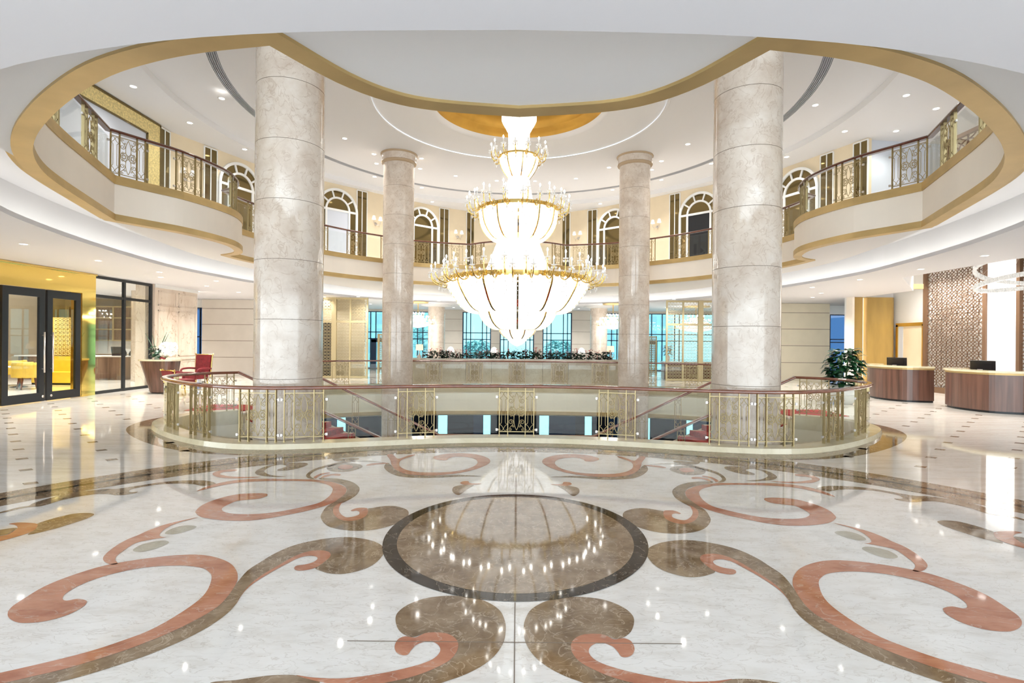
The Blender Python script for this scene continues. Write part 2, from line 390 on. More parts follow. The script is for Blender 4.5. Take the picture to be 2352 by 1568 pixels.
SCROLLS=[('p',[(-2.951,2.751),(-2.752,2.842),(-2.476,3.012),(-2.33,3.154),(-2.233,3.302),(-2.18,3.551),(-2.188,3.754),(-2.275,3.98),(-2.361,4.094),(-2.476,4.172),(-2.672,4.205),(-2.906,4.163),(-3.074,4.04),(-3.155,3.882),(-3.154,3.736),(-3.113,3.656),(-3.063,3.629),(-3.009,3.655),(-2.94,3.636),(-2.907,3.606),(-2.883,3.538),(-2.901,3.438),(-2.977,3.362),(-3.097,3.34),(-3.203,3.378),(-3.29,3.445),(-3.348,3.53),(-3.373,3.636),(-3.396,3.833),(-3.349,4.016),(-3.238,4.197),(-3.024,4.33),(-2.801,4.407),(-2.624,4.418),(-2.455,4.365),(-2.288,4.259),(-2.16,4.117),(-2.081,3.984),(-2.045,3.885),(-2.006,3.708),(-1.996,3.554),(-2.041,3.384),(-2.116,3.229),(-2.216,3.087),(-2.323,2.977),(-2.432,2.885),(-2.55,2.816),(-2.663,2.751),(-2.855,2.662)]),('b',[(-2.855,2.662),(-2.663,2.751),(-2.55,2.816),(-2.432,2.885),(-2.323,2.977),(-2.216,3.087),(-2.116,3.229),(-2.041,3.384),(-1.996,3.554),(-2.006,3.708),(-2.045,3.885),(-2.079,4.121),(-2.055,4.292),(-2.027,4.44),(-1.957,4.607),(-1.846,4.727),(-1.663,4.825),(-1.503,4.843),(-1.32,4.782),(-1.196,4.685),(-1.134,4.577),(-1.109,4.447),(-1.13,4.276),(-1.194,4.161),(-1.312,4.083),(-1.425,4.087),(-1.517,4.133),(-1.575,4.187),(-1.543,4.31),(-1.537,4.413),(-1.572,4.488),(-1.665,4.533),(-1.758,4.505),(-1.835,4.394),(-1.885,4.214),(-1.934,4.018),(-1.938,3.843),(-1.905,3.663),(-1.893,3.609),(-1.883,3.483),(-1.906,3.333),(-1.96,3.195),(-2.024,3.09),(-2.091,3.002),(-2.2,2.898),(-2.31,2.81),(-2.428,2.745),(-2.588,2.674),(-2.777,2.59)]),('p',[(-1.891,3.606),(-1.906,3.665),(-1.939,3.845),(-1.935,4.02),(-1.886,4.217),(-1.835,4.394),(-1.759,4.507),(-1.666,4.535),(-1.581,4.501),(-1.537,4.418),(-1.543,4.308),(-1.575,4.187),(-1.65,4.134),(-1.709,4.14),(-1.74,4.183),(-1.735,4.224),(-1.669,4.253),(-1.629,4.301),(-1.624,4.361),(-1.658,4.405),(-1.723,4.416),(-1.785,4.37),(-1.828,4.262),(-1.882,4.103),(-1.925,3.907),(-1.924,3.765)]),('b',[(-0.726,3.308),(-0.769,3.423),(-0.773,3.515),(-0.729,3.613),(-0.636,3.7),(-0.515,3.741),(-0.387,3.745),(-0.256,3.707),(-0.167,3.639),(-0.098,3.542),(-0.064,3.419),(-0.056,3.319),(-0.064,3.184),(-0.103,3.059),(-0.167,2.955),(-0.26,2.867),(-0.351,2.81),(-0.44,2.764),(-0.616,2.704),(-0.792,2.674),(-0.817,2.757),(-0.638,2.801),(-0.52,2.853),(-0.432,2.918),(-0.367,2.986),(-0.335,3.068),(-0.333,3.142),(-0.355,3.205),(-0.409,3.258),(-0.486,3.274),(-0.552,3.262),(-0.611,3.221),(-0.667,3.24)]),('p',[(-0.817,2.757),(-0.638,2.801),(-0.52,2.853),(-0.432,2.918),(-0.367,2.986),(-0.335,3.068),(-0.333,3.142),(-0.355,3.205),(-0.409,3.258),(-0.486,3.274),(-0.552,3.262),(-0.602,3.215),(-0.664,3.227),(-0.701,3.194),(-0.705,3.123),(-0.682,3.063),(-0.644,3.034),(-0.611,3.04),(-0.599,3.088),(-0.575,3.144),(-0.522,3.174),(-0.469,3.158),(-0.434,3.103),(-0.437,3.043),(-0.476,2.984),(-0.567,2.927),(-0.719,2.866),(-0.902,2.822),(-1.064,2.825),(-1.169,2.844),(-1.019,2.79)]),('b',[(-1.587,2.778),(-1.471,2.799),(-1.415,2.815),(-1.299,2.842),(-1.183,2.846),(-1.122,2.824),(-1.017,2.784),(-1.191,2.744),(-1.435,2.731),(-1.548,2.711)]),('b',[(-2.545,6.906),(-2.318,6.885),(-2.101,6.753),(-1.946,6.547),(-1.877,6.375),(-1.851,6.165),(-1.874,5.989),(-1.909,5.862),(-1.95,5.78),(-1.943,5.656),(-1.877,5.48),(-1.767,5.327),(-1.648,5.273),(-1.565,5.332),(-1.533,5.461),(-1.576,5.654),(-1.539,5.694),(-1.411,5.764),(-1.286,5.751),(-1.16,5.647),(-1.109,5.501),(-1.11,5.327),(-1.189,5.177),(-1.32,5.05),(-1.469,5.007),(-1.577,5.013),(-1.735,5.07),(-1.866,5.192),(-1.971,5.372),(-2.011,5.513),(-2.037,5.699),(-2.025,5.838),(-2.007,6.006),(-1.996,6.207),(-2.036,6.395),(-2.149,6.592),(-2.339,6.735),(-2.52,6.839)]),('p',[(-1.91,5.924),(-1.919,5.854),(-1.886,5.665),(-1.825,5.518),(-1.733,5.396),(-1.665,5.398),(-1.617,5.469),(-1.638,5.559),(-1.679,5.595),(-1.715,5.579),(-1.74,5.601),(-1.713,5.67),(-1.661,5.698),(-1.579,5.666),(-1.531,5.461),(-1.565,5.332),(-1.648,5.273),(-1.767,5.327),(-1.877,5.48),(-1.946,5.663),(-1.952,5.788)]),('p',[(-3.764,6.265),(-3.76,6.473),(-3.654,6.69),(-3.43,6.823),(-3.145,6.851),(-3.106,6.847),(-2.72,6.832),(-2.621,6.835),(-2.437,6.769),(-2.258,6.668),(-2.088,6.492),(-2.024,6.347),(-1.995,6.184),(-2.003,5.994),(-2.025,5.838),(-2.097,5.698),(-2.21,5.558),(-2.39,5.403),(-2.526,5.309),(-2.684,5.256),(-2.869,5.259),(-3.028,5.296),(-3.178,5.362),(-3.297,5.475),(-3.346,5.563),(-3.389,5.751),(-3.354,5.954),(-3.243,6.137),(-3.06,6.199),(-2.929,6.195),(-2.874,6.148),(-2.858,6.068),(-2.902,5.985),(-3.029,5.929),(-3.104,5.875),(-3.125,5.726),(-3.108,5.616),(-3.035,5.526),(-2.927,5.47),(-2.785,5.453),(-2.607,5.478),(-2.451,5.557),(-2.274,5.72),(-2.163,5.875),(-2.147,6.112),(-2.188,6.342),(-2.252,6.487),(-2.366,6.611),(-2.53,6.712),(-2.685,6.745),(-3.058,6.743),(-3.324,6.701),(-3.505,6.629),(-3.645,6.468),(-3.722,6.313)]),('p',[(-3.197,5.348),(-3.283,5.262),(-3.382,5.135),(-3.432,4.987),(-3.443,4.856),(-3.464,4.745),(-3.456,4.603),(-3.413,4.435),(-3.364,4.334),(-3.29,4.259),(-3.206,4.212),(-3.166,4.23),(-3.231,4.293),(-3.28,4.369),(-3.31,4.484),(-3.331,4.657),(-3.26,4.736),(-3.178,4.792),(-3.153,4.801),(-3.213,4.815),(-3.256,4.86),(-3.289,4.942),(-3.31,5.065),(-3.286,5.195),(-3.232,5.283)]),('o',[(-3.241,4.908),(-3.192,4.874),(-3.125,4.887),(-3.068,4.96),(-3.042,5.046),(-3.068,5.096),(-3.146,5.115),(-3.218,5.088),(-3.252,5.004)]),('o',[(-3.253,4.522),(-3.205,4.475),(-3.133,4.472),(-3.075,4.538),(-3.046,4.638),(-3.063,4.694),(-3.124,4.726),(-3.19,4.706),(-3.256,4.633)]),('b',[(-4.615,5.122),(-4.592,5.282),(-4.522,5.416),(-4.402,5.45),(-4.316,5.428),(-4.276,5.378),(-4.262,5.276),(-4.288,5.136),(-4.335,4.977),(-4.427,4.832),(-4.48,4.918),(-4.538,5.037)]),('p',[(-4.875,5.108),(-4.831,5.15),(-4.735,5.147),(-4.62,5.122),(-4.538,5.037),(-4.473,4.911),(-4.486,4.801),(-4.535,4.673),(-4.603,4.573),(-4.712,4.68),(-4.656,4.797),(-4.622,4.834),(-4.67,4.969),(-4.72,5.032),(-4.796,5.083)]),('b',[(-4.897,4.864),(-4.807,4.953),(-4.755,4.992),(-4.701,5.007),(-4.664,4.944),(-4.633,4.846),(-4.663,4.804),(-4.723,4.692)]),('b',[(-5.372,5.334),(-5.298,5.456),(-5.25,5.616),(-5.195,5.667),(-5.229,5.75),(-5.224,5.872),(-5.179,6.134),(-5.041,6.237),(-4.881,6.323),(-4.769,6.327),(-4.661,6.414),(-4.493,6.593),(-4.322,6.699),(-4.107,6.743),(-3.914,6.726),(-3.742,6.618),(-3.733,6.538),(-3.835,6.492),(-3.998,6.565),(-4.245,6.579),(-4.434,6.507),(-4.56,6.354),(-4.548,6.244),(-4.498,6.206),(-4.426,6.216),(-4.418,6.157),(-4.48,6.09),(-4.579,6.075),(-4.694,6.11),(-4.824,6.106),(-4.925,6.027),(-5.016,5.878),(-5.032,5.739),(-5.06,5.654),(-5.176,5.592),(-5.254,5.412),(-5.329,5.291)]),('p',[(-3.325,6.939),(-3.54,6.922),(-3.737,6.953),(-3.901,7.029),(-3.954,7.101),(-3.946,7.177),(-3.861,7.206),(-3.82,7.259),(-3.846,7.321),(-3.94,7.328),(-4.05,7.251),(-4.061,7.138),(-4.029,7.049),(-3.945,6.956),(-3.815,6.875),(-3.622,6.849),(-3.457,6.878)]),('b',[(-3.009,6.959),(-3.233,7.027),(-3.391,7.173),(-3.45,7.297),(-3.464,7.493),(-3.383,7.634),(-3.268,7.555),(-3.261,7.467),(-3.297,7.354),(-3.253,7.272),(-3.129,7.308),(-3.029,7.442),(-2.994,7.613),(-3.051,7.738),(-3.195,7.769),(-3.339,7.72),(-3.495,7.629),(-3.557,7.423),(-3.534,7.199),(-3.438,7.05),(-3.316,6.983),(-3.149,6.942)]),('b',[(-2.662,7.456),(-2.566,7.296),(-2.422,7.238),(-2.291,7.262),(-2.207,7.393),(-2.179,7.541),(-2.264,7.69),(-2.415,7.755),(-2.557,7.736),(-2.659,7.605)]),('q',[(-2.505,7.461),(-2.409,7.386),(-2.32,7.402),(-2.314,7.536),(-2.394,7.636),(-2.506,7.632)]),('b',[(-2.76,6.985),(-2.804,7.132),(-2.812,7.371),(-2.734,7.588),(-2.609,7.791),(-2.413,7.909),(-2.161,7.912),(-1.878,7.783),(-2.098,7.862),(-2.317,7.868),(-2.531,7.758),(-2.653,7.543),(-2.746,7.322),(-2.751,7.134),(-2.706,6.987),(-2.6,6.858),(-2.683,6.884)]),('p',[(-2.643,6.931),(-2.646,7.018),(-2.627,7.126),(-2.548,7.203),(-2.51,7.161),(-2.58,7.08),(-2.595,6.961),(-2.592,6.876)]),('p',[(-2.542,6.917),(-2.539,7.051),(-2.447,7.133),(-2.359,7.118),(-2.337,7.029),(-2.444,7.037),(-2.501,6.947)]),('p',[(-2.161,7.644),(-2.101,7.753),(-1.963,7.794),(-1.873,7.761),(-1.989,7.7),(-2.099,7.626)]),('b',[(-2.759,7.986),(-2.671,7.877),(-2.517,7.868),(-2.383,7.978),(-2.396,8.078),(-2.505,8.097),(-2.626,8.045),(-2.774,8.078)]),('p',[(-2.029,8.334),(-1.951,8.379),(-1.795,8.078),(-1.687,8.306),(-1.598,8.393),(-1.609,8.269),(-1.715,8.027),(-1.717,7.803),(-1.647,7.56),(-1.51,7.366),(-1.318,7.259),(-1.055,7.256),(-0.832,7.327),(-0.648,7.529),(-0.573,7.811),(-0.618,8.07),(-0.761,8.222),(-0.94,8.255),(-1.029,8.132),(-1.048,8.015),(-1.167,8.011),(-1.261,8.123),(-1.26,8.283),(-1.107,8.455),(-0.879,8.508),(-0.638,8.432),(-0.445,8.195),(-0.388,7.928),(-0.448,7.674),(-0.605,7.399),(-0.818,7.202),(-1.105,7.083),(-1.414,7.12),(-1.62,7.298),(-1.782,7.624),(-1.892,7.982)]),('b',[(-1.881,7.797),(-1.779,7.61),(-1.617,7.286),(-1.411,7.108),(-1.179,7.075),(-0.958,7.106),(-0.734,7.132),(-0.456,7.064),(-0.65,7.051),(-0.871,7.02),(-1.087,6.966),(-1.307,6.959),(-1.544,7.026),(-1.728,7.232),(-1.856,7.485),(-1.896,7.689)]),('p',[(-0.705,6.718),(-0.685,6.8),(-0.614,6.813),(-0.577,6.722),(-0.432,6.701),(-0.541,6.644),(-0.654,6.641)]),('b',[(-0.77,6.434),(-0.757,6.56),(-0.667,6.63),(-0.527,6.645),(-0.593,6.44),(-0.662,6.201),(-0.739,6.291)])]
DL_SOFFIT=[(-10.52,14.47),(-8.48,15.14),(-10.46,16.87),(-9.9,19.18),(10.63,14.59),(12.08,15.39),(10.48,17.09),(12.09,17.03),(9.82,19.48),(-4.25,26.21),(4.04,26.3)]
DL_MAIN=[(-6.1,18.59),(-7.93,24.05),(-5.49,20.13),(-4.61,19.74),(-5.68,21.2),(-3.77,20.57),(-4.05,21.79),(-6.21,22.92),(-4.46,24.49),(-2.69,22.7),(-2.33,25.59),(-0.96,23.33),(0.72,23.34),(2.47,22.92),(2.25,25.67),(4.35,24.57),(3.88,20.28),(3.64,21.43),(4.94,19.92),(5.54,20.63),(5.43,21.68),(6.18,23.0),(7.69,24.26),(5.99,18.84),(7.56,20.86),(8.74,15.68)]
DL_LOW=[(-10.63,11.42),(-10.88,13.77),(-10.81,16.03),(-11.68,17.37),(-10.41,18.34),(-11.78,20.12),(-11.92,22.69),(-13.52,22.45),(10.39,11.82),(10.63,14.01),(10.55,16.38),(10.38,18.72),(11.9,20.82),(12.63,22.74),(-9.04,24.84),(-7.32,24.42),(-7.88,25.99),(-8.12,29.34),(-5.0,28.3),(-3.95,26.66),(-3.82,31.76),(-3.87,33.94),(-9.23,35.7),(-9.17,34.24),(4.92,28.56),(3.68,31.97),(7.17,24.34),(9.22,34.39),(8.4,29.94)]
WORLD_S = 1.3; COVE_E = 0.8; CH_E = 100; EXPO = 2.15; DLM = 48; DLS = 38; DLL = 90
# ------------------------------------------------------------------ plan outlines (metres; the camera stands at x = y = 0 and looks along +y)
FL = [(0, 9.65), (-0.85, 9.6), (-1.68, 9.45), (-2.4, 9.26), (-3.25, 9.02), (-4.0, 8.87), (-4.6, 8.90), (-5.15, 9.1), (-5.7, 9.43), (-6.25, 9.85), (-6.85, 10.42), (-7.3, 11.0), (-7.5, 11.6), (-7.45, 12.1), (-7.2, 12.55), (-6.75, 12.9)]
FLs = cr(FL, 5, corners=(5,))
FRONT = mirx(FLs[::-1])[:-1] + FLs                      # right stair head, round the front, left stair head
FARL = [(-6.25, 14.85), (-6.9, 16.0), (-7.6, 17.5), (-7.8, 18.9), (-7.4, 20.05), (-6.4, 20.65), (-5.3, 21.05), (-4.0, 21.25), (-2.0, 21.5), (0, 21.55)]
FARs = cr(FARL, 4)
FARRAIL = FARs + mirx(FARs[::-1])[1:]                   # left to right round the far side
VOID = FRONT + FARRAIL                                   # closed; its left is the floor
VOIDIN = offset(VOID, -0.1, True)

UL = [(0, 5.45), (-0.82, 5.32), (-1.27, 5.12), (-1.63, 4.75), (-1.96, 4.16),
      (-2.55, 4.27), (-3.05, 4.42), (-3.6, 4.66), (-4.2, 5.03), (-4.85, 5.5), (-5.55, 6.08), (-6.15, 6.7), (-6.65, 7.4), (-7.0, 8.1), (-7.35, 8.95), (-7.65, 9.7), (-7.95, 10.45),
      (-7.65, 11.0), (-7.32, 11.6), (-7.1, 12.4), (-7.05, 13.2), (-7.28, 14.0), (-7.62, 14.5), (-8.05, 14.8),
      (-8.02, 15.5), (-7.85, 16.4), (-7.45, 17.8), (-6.9, 18.9), (-6.1, 20.0), (-5.25, 20.85), (-4.25, 21.7), (-3.2, 22.15), (-2.05, 22.45),
      (-1.2, 21.85), (0, 21.6)]
UC = (4, 16, 23, 32)
ULs = cr(UL, 4, corners=UC)
UPPER = mirx(ULs[::-1])[1:-1] + ULs[:-1]                # closed: starts right of the far middle, near front, left side
UPPER = [mirx(ULs[::-1])[0]] + UPPER
RL = [(0, 3.36), (-1.5, 3.41), (-2.7, 3.58), (-4.0, 3.96), (-5.2, 4.60), (-6.3, 5.45), (-7.3, 6.8), (-8.1, 8.1), (-8.6, 9.2), (-9.15, 11.0), (-9.6, 13.2), (-9.85, 15.4), (-9.6, 18.3), (-9.1, 21.0), (-8.5, 23.4), (-7.2, 25.6), (-5.4, 27.2), (-3, 28.1), (0, 28.4)]
RLs = cr(RL, 4)
RECESS = mirx(RLs[::-1])[:-1] + RLs[:-1]
RECESS = RECESS[:]
WL = [(0, 28.4), (-2.4, 28.2), (-4.0, 27.2), (-6.4, 25.0), (-8.45, 22.9), (-10.3, 20.8), (-11.55, 17.6), (-11.55, 13.0)]
WALLU = Path(WL)
def ell(cx, cy, rx, ry, n=96): return [(cx + rx * math.cos(2 * PI * i / n), cy + ry * math.sin(2 * PI * i / n)) for i in range(n)]

# ------------------------------------------------------------------ floor with its inlaid marble rosette
fm = MB()
FM = ['tile', 'wmarble', 'brown', 'pink', 'olive', 'dark', 'joint']
outer = [(-24, -6), (24, -6), (24, 37), (-24, 37)]
fm.holed(outer, [VOIDIN], 0.0, 0)
fm.sweep([(p[0], p[1], 0) for p in VOIDIN], [(0, 0), (0, -0.12)], 0, closed=True, pclosed=False)
# brown margin that follows the balustrade
band_in = offset(FRONT, 0.15); band_out = offset(FRONT, 0.62)
tip = [i for i, p in enumerate(FRONT) if True]
for i in range(len(FRONT) - 1):
    fm.add([(band_in[i][0], band_in[i][1], .001), (band_out[i][0], band_out[i][1], .001), (band_out[i + 1][0], band_out[i + 1][1], .001), (band_in[i + 1][0], band_in[i + 1][1], .001)], [(0, 3, 2, 1)], 2)
def ringband(r0, r1, z, mi, a0=-0.2, a1=1.2, cy=2.7, n=160):
    for i in range(n):
        t0 = PI * (a0 + (a1 - a0) * i / n); t1 = PI * (a0 + (a1 - a0) * (i + 1) / n)
        fm.add([(r0[0] * math.cos(t0), cy + r0[1] * math.sin(t0), z), (r1[0] * math.cos(t0), cy + r1[1] * math.sin(t0), z), (r1[0] * math.cos(t1), cy + r1[1] * math.sin(t1), z), (r0[0] * math.cos(t1), cy + r0[1] * math.sin(t1), z)], [(0, 1, 2, 3)], mi)
fm.ngon(ell(0, 2.7, 6.32, 5.97, 160), .002, 1)
ringband((6.30, 5.95), (6.86, 6.84), .0025, 2)
ringband((6.55, 6.34), (6.63, 6.42), .003, 5)
# white wedge filler between the ring and the margin is the floor tile itself
for mat, pts in SCROLLS:
    sm = cr(pts, 4, closed=True)
    mi = {'p': 3, 'b': 2, 'o': 4, 'q': 3}[mat]; z = {'p': .0042, 'b': .0035, 'o': .0035, 'q': .0045}[mat]
    fm.ngon(sm, z, mi); fm.ngon(mirx(sm), z, mi)
fm.ngon(ell(0, 4.955, 1.20, 1.285, 96), .0050, 5)
fm.ngon(ell(0, 4.955, 1.075, 1.172, 96), .0056, 2)
for x in (0.0,):
    fm.box(x - .003, x + .003, 2.0, 3.66, .0036, .0048, 6)
fm.box(-1.0, 1.0, 3.17, 3.176, .0036, .0044, 6)
# small dark lozenges where the tiles meet
for i in range(-24, 25):
    for j in range(6, 52):
        if (i + j) % 2 == 0: continue
        x, y = i * .665, j * .655
        if (x / 7.0) ** 2 + ((y - 2.7) / 7.0) ** 2 < 1: continue
        if abs(x) < 8.4 and 8 < y < 22.6 and not (abs(x) > 4.6 and y < 9.3): 
            if min(math.dist((x, y), q) for q in FRONT[::3]) < .75 or abs(x) < 6.8 or y > 10.4: continue
        if abs(x) > 13.2 or y > 33: continue
        fm.add([(x - .105, y, .001), (x, y - .085, .001), (x + .105, y, .001), (x, y + .085, .001)], [(0, 1, 2, 3)], 2)
floor = struct('floor', fm, FM)

# edge of the ground floor slab round the stairwell: curb, gold band, cream fascia
ve = MB()
cl = [p for p in VOID]
prof = [(0.22, 0.0), (0.20, 0.085), (-0.14, 0.085), (-0.14, -0.02), (-0.14, -0.24), (-0.115, -0.24), (-0.115, -1.0), (-0.14, -1.0), (-0.14, -1.14), (0.16, -1.14), (0.16, -0.98), (1.6, -0.98), (1.6, -1.42), (3.0, -1.42)]
mis = [0, 0, 0, 0, 0, 1, 1, 2, 2, 2, 3, 3, 3]
ve.sweep([(p[0], p[1], 0) for p in FRONT], prof[:4], 0, pclosed=False)
ve.sweep([(p[0], p[1], 0) for p in FARRAIL], prof[:4], 0, pclosed=False)
ve.sweep([(p[0], p[1], 0) for p in VOID], prof[3:], closed=True, pclosed=False, mis=mis[3:])
struct('trim_1', ve, ['curb', 'creamlow', 'goldband', 'creamlow'])
# lower level: floor, back wall with opaque panels painted dark for its windows
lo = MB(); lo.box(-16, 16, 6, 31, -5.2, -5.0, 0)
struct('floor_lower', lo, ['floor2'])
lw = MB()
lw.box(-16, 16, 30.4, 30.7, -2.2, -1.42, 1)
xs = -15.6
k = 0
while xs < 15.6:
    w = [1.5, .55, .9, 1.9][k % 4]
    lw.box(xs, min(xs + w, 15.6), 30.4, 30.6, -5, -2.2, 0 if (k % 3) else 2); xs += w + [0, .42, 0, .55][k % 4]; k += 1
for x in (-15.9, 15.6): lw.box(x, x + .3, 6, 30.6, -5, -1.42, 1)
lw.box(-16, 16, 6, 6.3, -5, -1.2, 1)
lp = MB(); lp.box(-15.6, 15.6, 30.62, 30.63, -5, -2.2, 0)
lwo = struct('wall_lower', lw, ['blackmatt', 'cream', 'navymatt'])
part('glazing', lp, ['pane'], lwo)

# ------------------------------------------------------------------ ceilings
cm = MB()
CE = [(-24, -6), (11.45, -6), (11.45, 15.8), (14.6, 19.6), (14.6, 22.7), (24, 22.7), (24, 37), (-24, 37)]
cm.holed(CE, [RECESS], ZL, 0, up=False)
cm.sweep([(p[0], p[1], 0) for p in RECESS], [(0, ZL), (-0.05, ZL), (-0.05, ZL + .085), (-0.03, ZL + .085), (-0.03, ZL + .02)], 0, closed=True, pclosed=False)
UO = offset(UPPER, 0.18, True)
nr = len(RECESS); o1 = offset(RECESS, 1.0, True)
dk = [max(0.0, min(1.0, (p[1] - 4.4) / 2.6)) for p in RECESS]
nk = [(b_[0] - a_[0], b_[1] - a_[1]) for a_, b_ in zip(RECESS, o1)]
cav_in = [(p[0] - n[0] * .85 * d, p[1] - n[1] * .85 * d) for p, n, d in zip(RECESS, nk, dk)]
cav_out = [(p[0] + n[0] * (.10 + .26 * d), p[1] + n[1] * (.10 + .26 * d)) for p, n, d in zip(RECESS, nk, dk)]
cm.holed(cav_in, [UO], ZR, 2, up=False)
for i in range(nr):
    j = (i + 1) % nr; zi, zj = ZR + .42 * dk[i] + .001, ZR + .42 * dk[j] + .001
    a_, b_, c_, d_ = cav_in[i], cav_in[j], cav_out[i], cav_out[j]
    e_, f_ = ((RECESS[q][0] - nk[q][0] * .03, RECESS[q][1] - nk[q][1] * .03) for q in (i, j))
    for q in ([(a_[0], a_[1], ZR), (b_[0], b_[1], ZR), (b_[0], b_[1], zj), (a_[0], a_[1], zi)], [(a_[0], a_[1], zi), (b_[0], b_[1], zj), (d_[0], d_[1], zj), (c_[0], c_[1], zi)],
              [(c_[0], c_[1], zi), (d_[0], d_[1], zj), (d_[0], d_[1], ZL + .02), (c_[0], c_[1], ZL + .02)], [(c_[0], c_[1], ZL + .02), (d_[0], d_[1], ZL + .02), (f_[0], f_[1], ZL + .02), (e_[0], e_[1], ZL + .02)]):
        cm.add(q, [(0, 1, 2, 3)], 2)
for (a_, b_) in zip(CE[1:5], CE[2:6]):
    cm.add([(a_[0], a_[1], ZL), (b_[0], b_[1], ZL), (b_[0], b_[1], 4.8), (a_[0], a_[1], 4.8)], [(0, 1, 2, 3)], 1)
cm.ngon([(11.45, -6), (24, -6), (24, 22.7), (14.6, 22.7), (14.6, 19.6), (11.45, 15.8)], 4.8, 1, up=False)
# upper gallery floor
cm.holed([(-24, -6), (24, -6), (24, 37), (-24, 37)], [offset(UPPER, 0.05, True)], 4.9, 1, up=True)
# shallow dish round each rear column head
struct('ceiling', cm, ['ceil_cool', 'ceil', 'ceil'])
um = MB()
ST = ell(0, 16.4, 10.0, 10.4, 120)
RA = ell(0, 16.2, 4.42, 4.42, 96); DO = ell(0, 16.2, 2.72, 2.72, 96)
VO = ell(0, 16.6, 8.42, 8.95, 120); VI = ell(0, 16.6, 8.16, 8.69, 120)
um.holed(ST, [VO], ZU, 0, up=False)
um.holed(VI, [RA], ZU, 0, up=False)
um.holed(RA, [DO], ZU + .03, 0, up=False)
um.sweep([(p[0], p[1], 0) for p in RA], [(0.05, ZU), (0.02, ZU - .02), (-0.03, ZU - .02), (-0.06, ZU + .03)], 0, closed=True, pclosed=False, smooth=True)
um.sweep([(p[0], p[1], 0) for p in ST], [(0, ZS), (0, ZU)], 0, closed=True, pclosed=False)
um.holed([(-16.5, -6), (16.5, -6), (16.5, 31), (-16.5, 31)], [ST], ZS, 0, up=False)
um.sweep([(p[0], p[1], 0) for p in VO], [(0, ZU), (0, ZU + .25)], 0, closed=True, pclosed=False)
um.sweep([(p[0], p[1], 0) for p in VI], [(0, ZU), (0, ZU + .25)], 0, closed=True, pclosed=False)
struct('ceiling_atrium', um, ['ceil'])
dm = MB()
prof = [(2.80, ZU + .04), (2.72, ZU + .02), (2.66, ZU + .10), (2.62, ZU + .16)]
dm.lathe([(r, z) for r, z in prof], 96, 1, True, (0, 16.2, 0))
prof = [(2.62, ZU + .16), (2.55, ZU + .30), (2.42, ZU + .38), (2.40, ZU + .42)] + [(2.4 * math.cos(t), ZU + .42 + .62 * math.sin(t)) for t in [PI / 2 * k / 8 for k in range(1, 8)]] + [(.02, ZU + 1.05)]
dm.lathe(prof, 96, 0, True, (0, 16.2, 0))
struct('ceiling_dome', dm, ['dome', 'ceil'])
vm = MB()
for q in range(5):
    e = ell(0, 16.6, 8.19 + q * .05, 8.72 + q * .05, 120)
    vm.sweep([(p[0], p[1], 0) for p in e], [(-0.008, ZU + .003), (0.008, ZU + .003), (0.008, ZU + .05), (-0.008, ZU + .05)], 0, closed=True)
vm.sweep([(p[0], p[1], 0) for p in ell(0, 16.6, 8.29, 8.82, 120)], [(-0.12, ZU + .1), (0.12, ZU + .1), (0.12, ZU + .12), (-0.12, ZU + .12)], 0, closed=True)
solo('ring_vent', vm, ['vent'], 'grey slotted air vent ringing the atrium ceiling', 'air vent')

# ------------------------------------------------------------------ upper gallery edge
ue = MB()
prof = [(0.10, 5.0), (-0.02, 5.0), (-0.02, 4.83), (0.0, 4.83), (0.0, 4.24), (-0.02, 4.24), (-0.02, 4.11), (0.18, 4.11), (0.18, ZR), (0.26, ZR + .01)]
ue.sweep([(p[0], p[1], 0) for p in UPPER], prof, closed=True, pclosed=False, mis=[0, 0, 0, 1, 0, 0, 0, 0, 0])
ue.sweep([(p[0], p[1], 0) for p in UPPER], [(0.10, 5.0), (0.10, 4.9)], closed=True, pclosed=False, mis=[0])
struct('trim_2', ue, ['goldband', 'cream'])
UPP = Path(UPPER)

# ------------------------------------------------------------------ downlights
dl_ring = MB(); dl_ring.lathe([(.052, .012), (.058, -.004), (.078, -.006), (.084, .0)], 14); dl_ring = dl_ring.mesh('downlight_trim', ['white'])
dl_lens = MB(); dl_lens.lathe([(.0005, -.002), (.056, -.002)], 12); dl_lens = dl_lens.mesh('downlight_lens', ['lens'])
for me in (dl_lens,):
    for p in me.polygons: p.flip()
def downlight(x, y, z, label, group, w=90, sc=1.0):
    t = thing('downlight', (x, y, z), label, 'light', group)
    inst('trim_ring', dl_ring, (x, y, z), 0, t, (sc, sc, sc)); inst('lens', dl_lens, (x, y, z - .002), 0, t, (sc, sc, sc))
    l = bpy.data.lights.new('downlight_lamp', 'SPOT'); l.energy = w; l.spot_size = 2.3; l.spot_blend = 0.9; l.shadow_soft_size = 0.06; l.color = (1.0, 0.955, 0.885)
    o = bpy.data.objects.new('downlight_lamp', l); o.location = (x, y, z - .03); COL.objects.link(o)
for x, y in DL_MAIN: downlight(x, y, ZU, 'small round white downlight in the domed ceiling over the atrium', 'downlights of the atrium ceiling', DLM, 1.35)
for x, y in DL_SOFFIT: downlight(x, y, ZS, 'small round white downlight in the lower soffit over the upper gallery walk', 'downlights of the gallery soffit', DLS, 1.35)
for x, y in DL_LOW:
    if y < 33: downlight(x, y, ZL, 'small round white downlight in the low ground floor ceiling', 'downlights of the ground floor ceiling', DLL, 1.2)
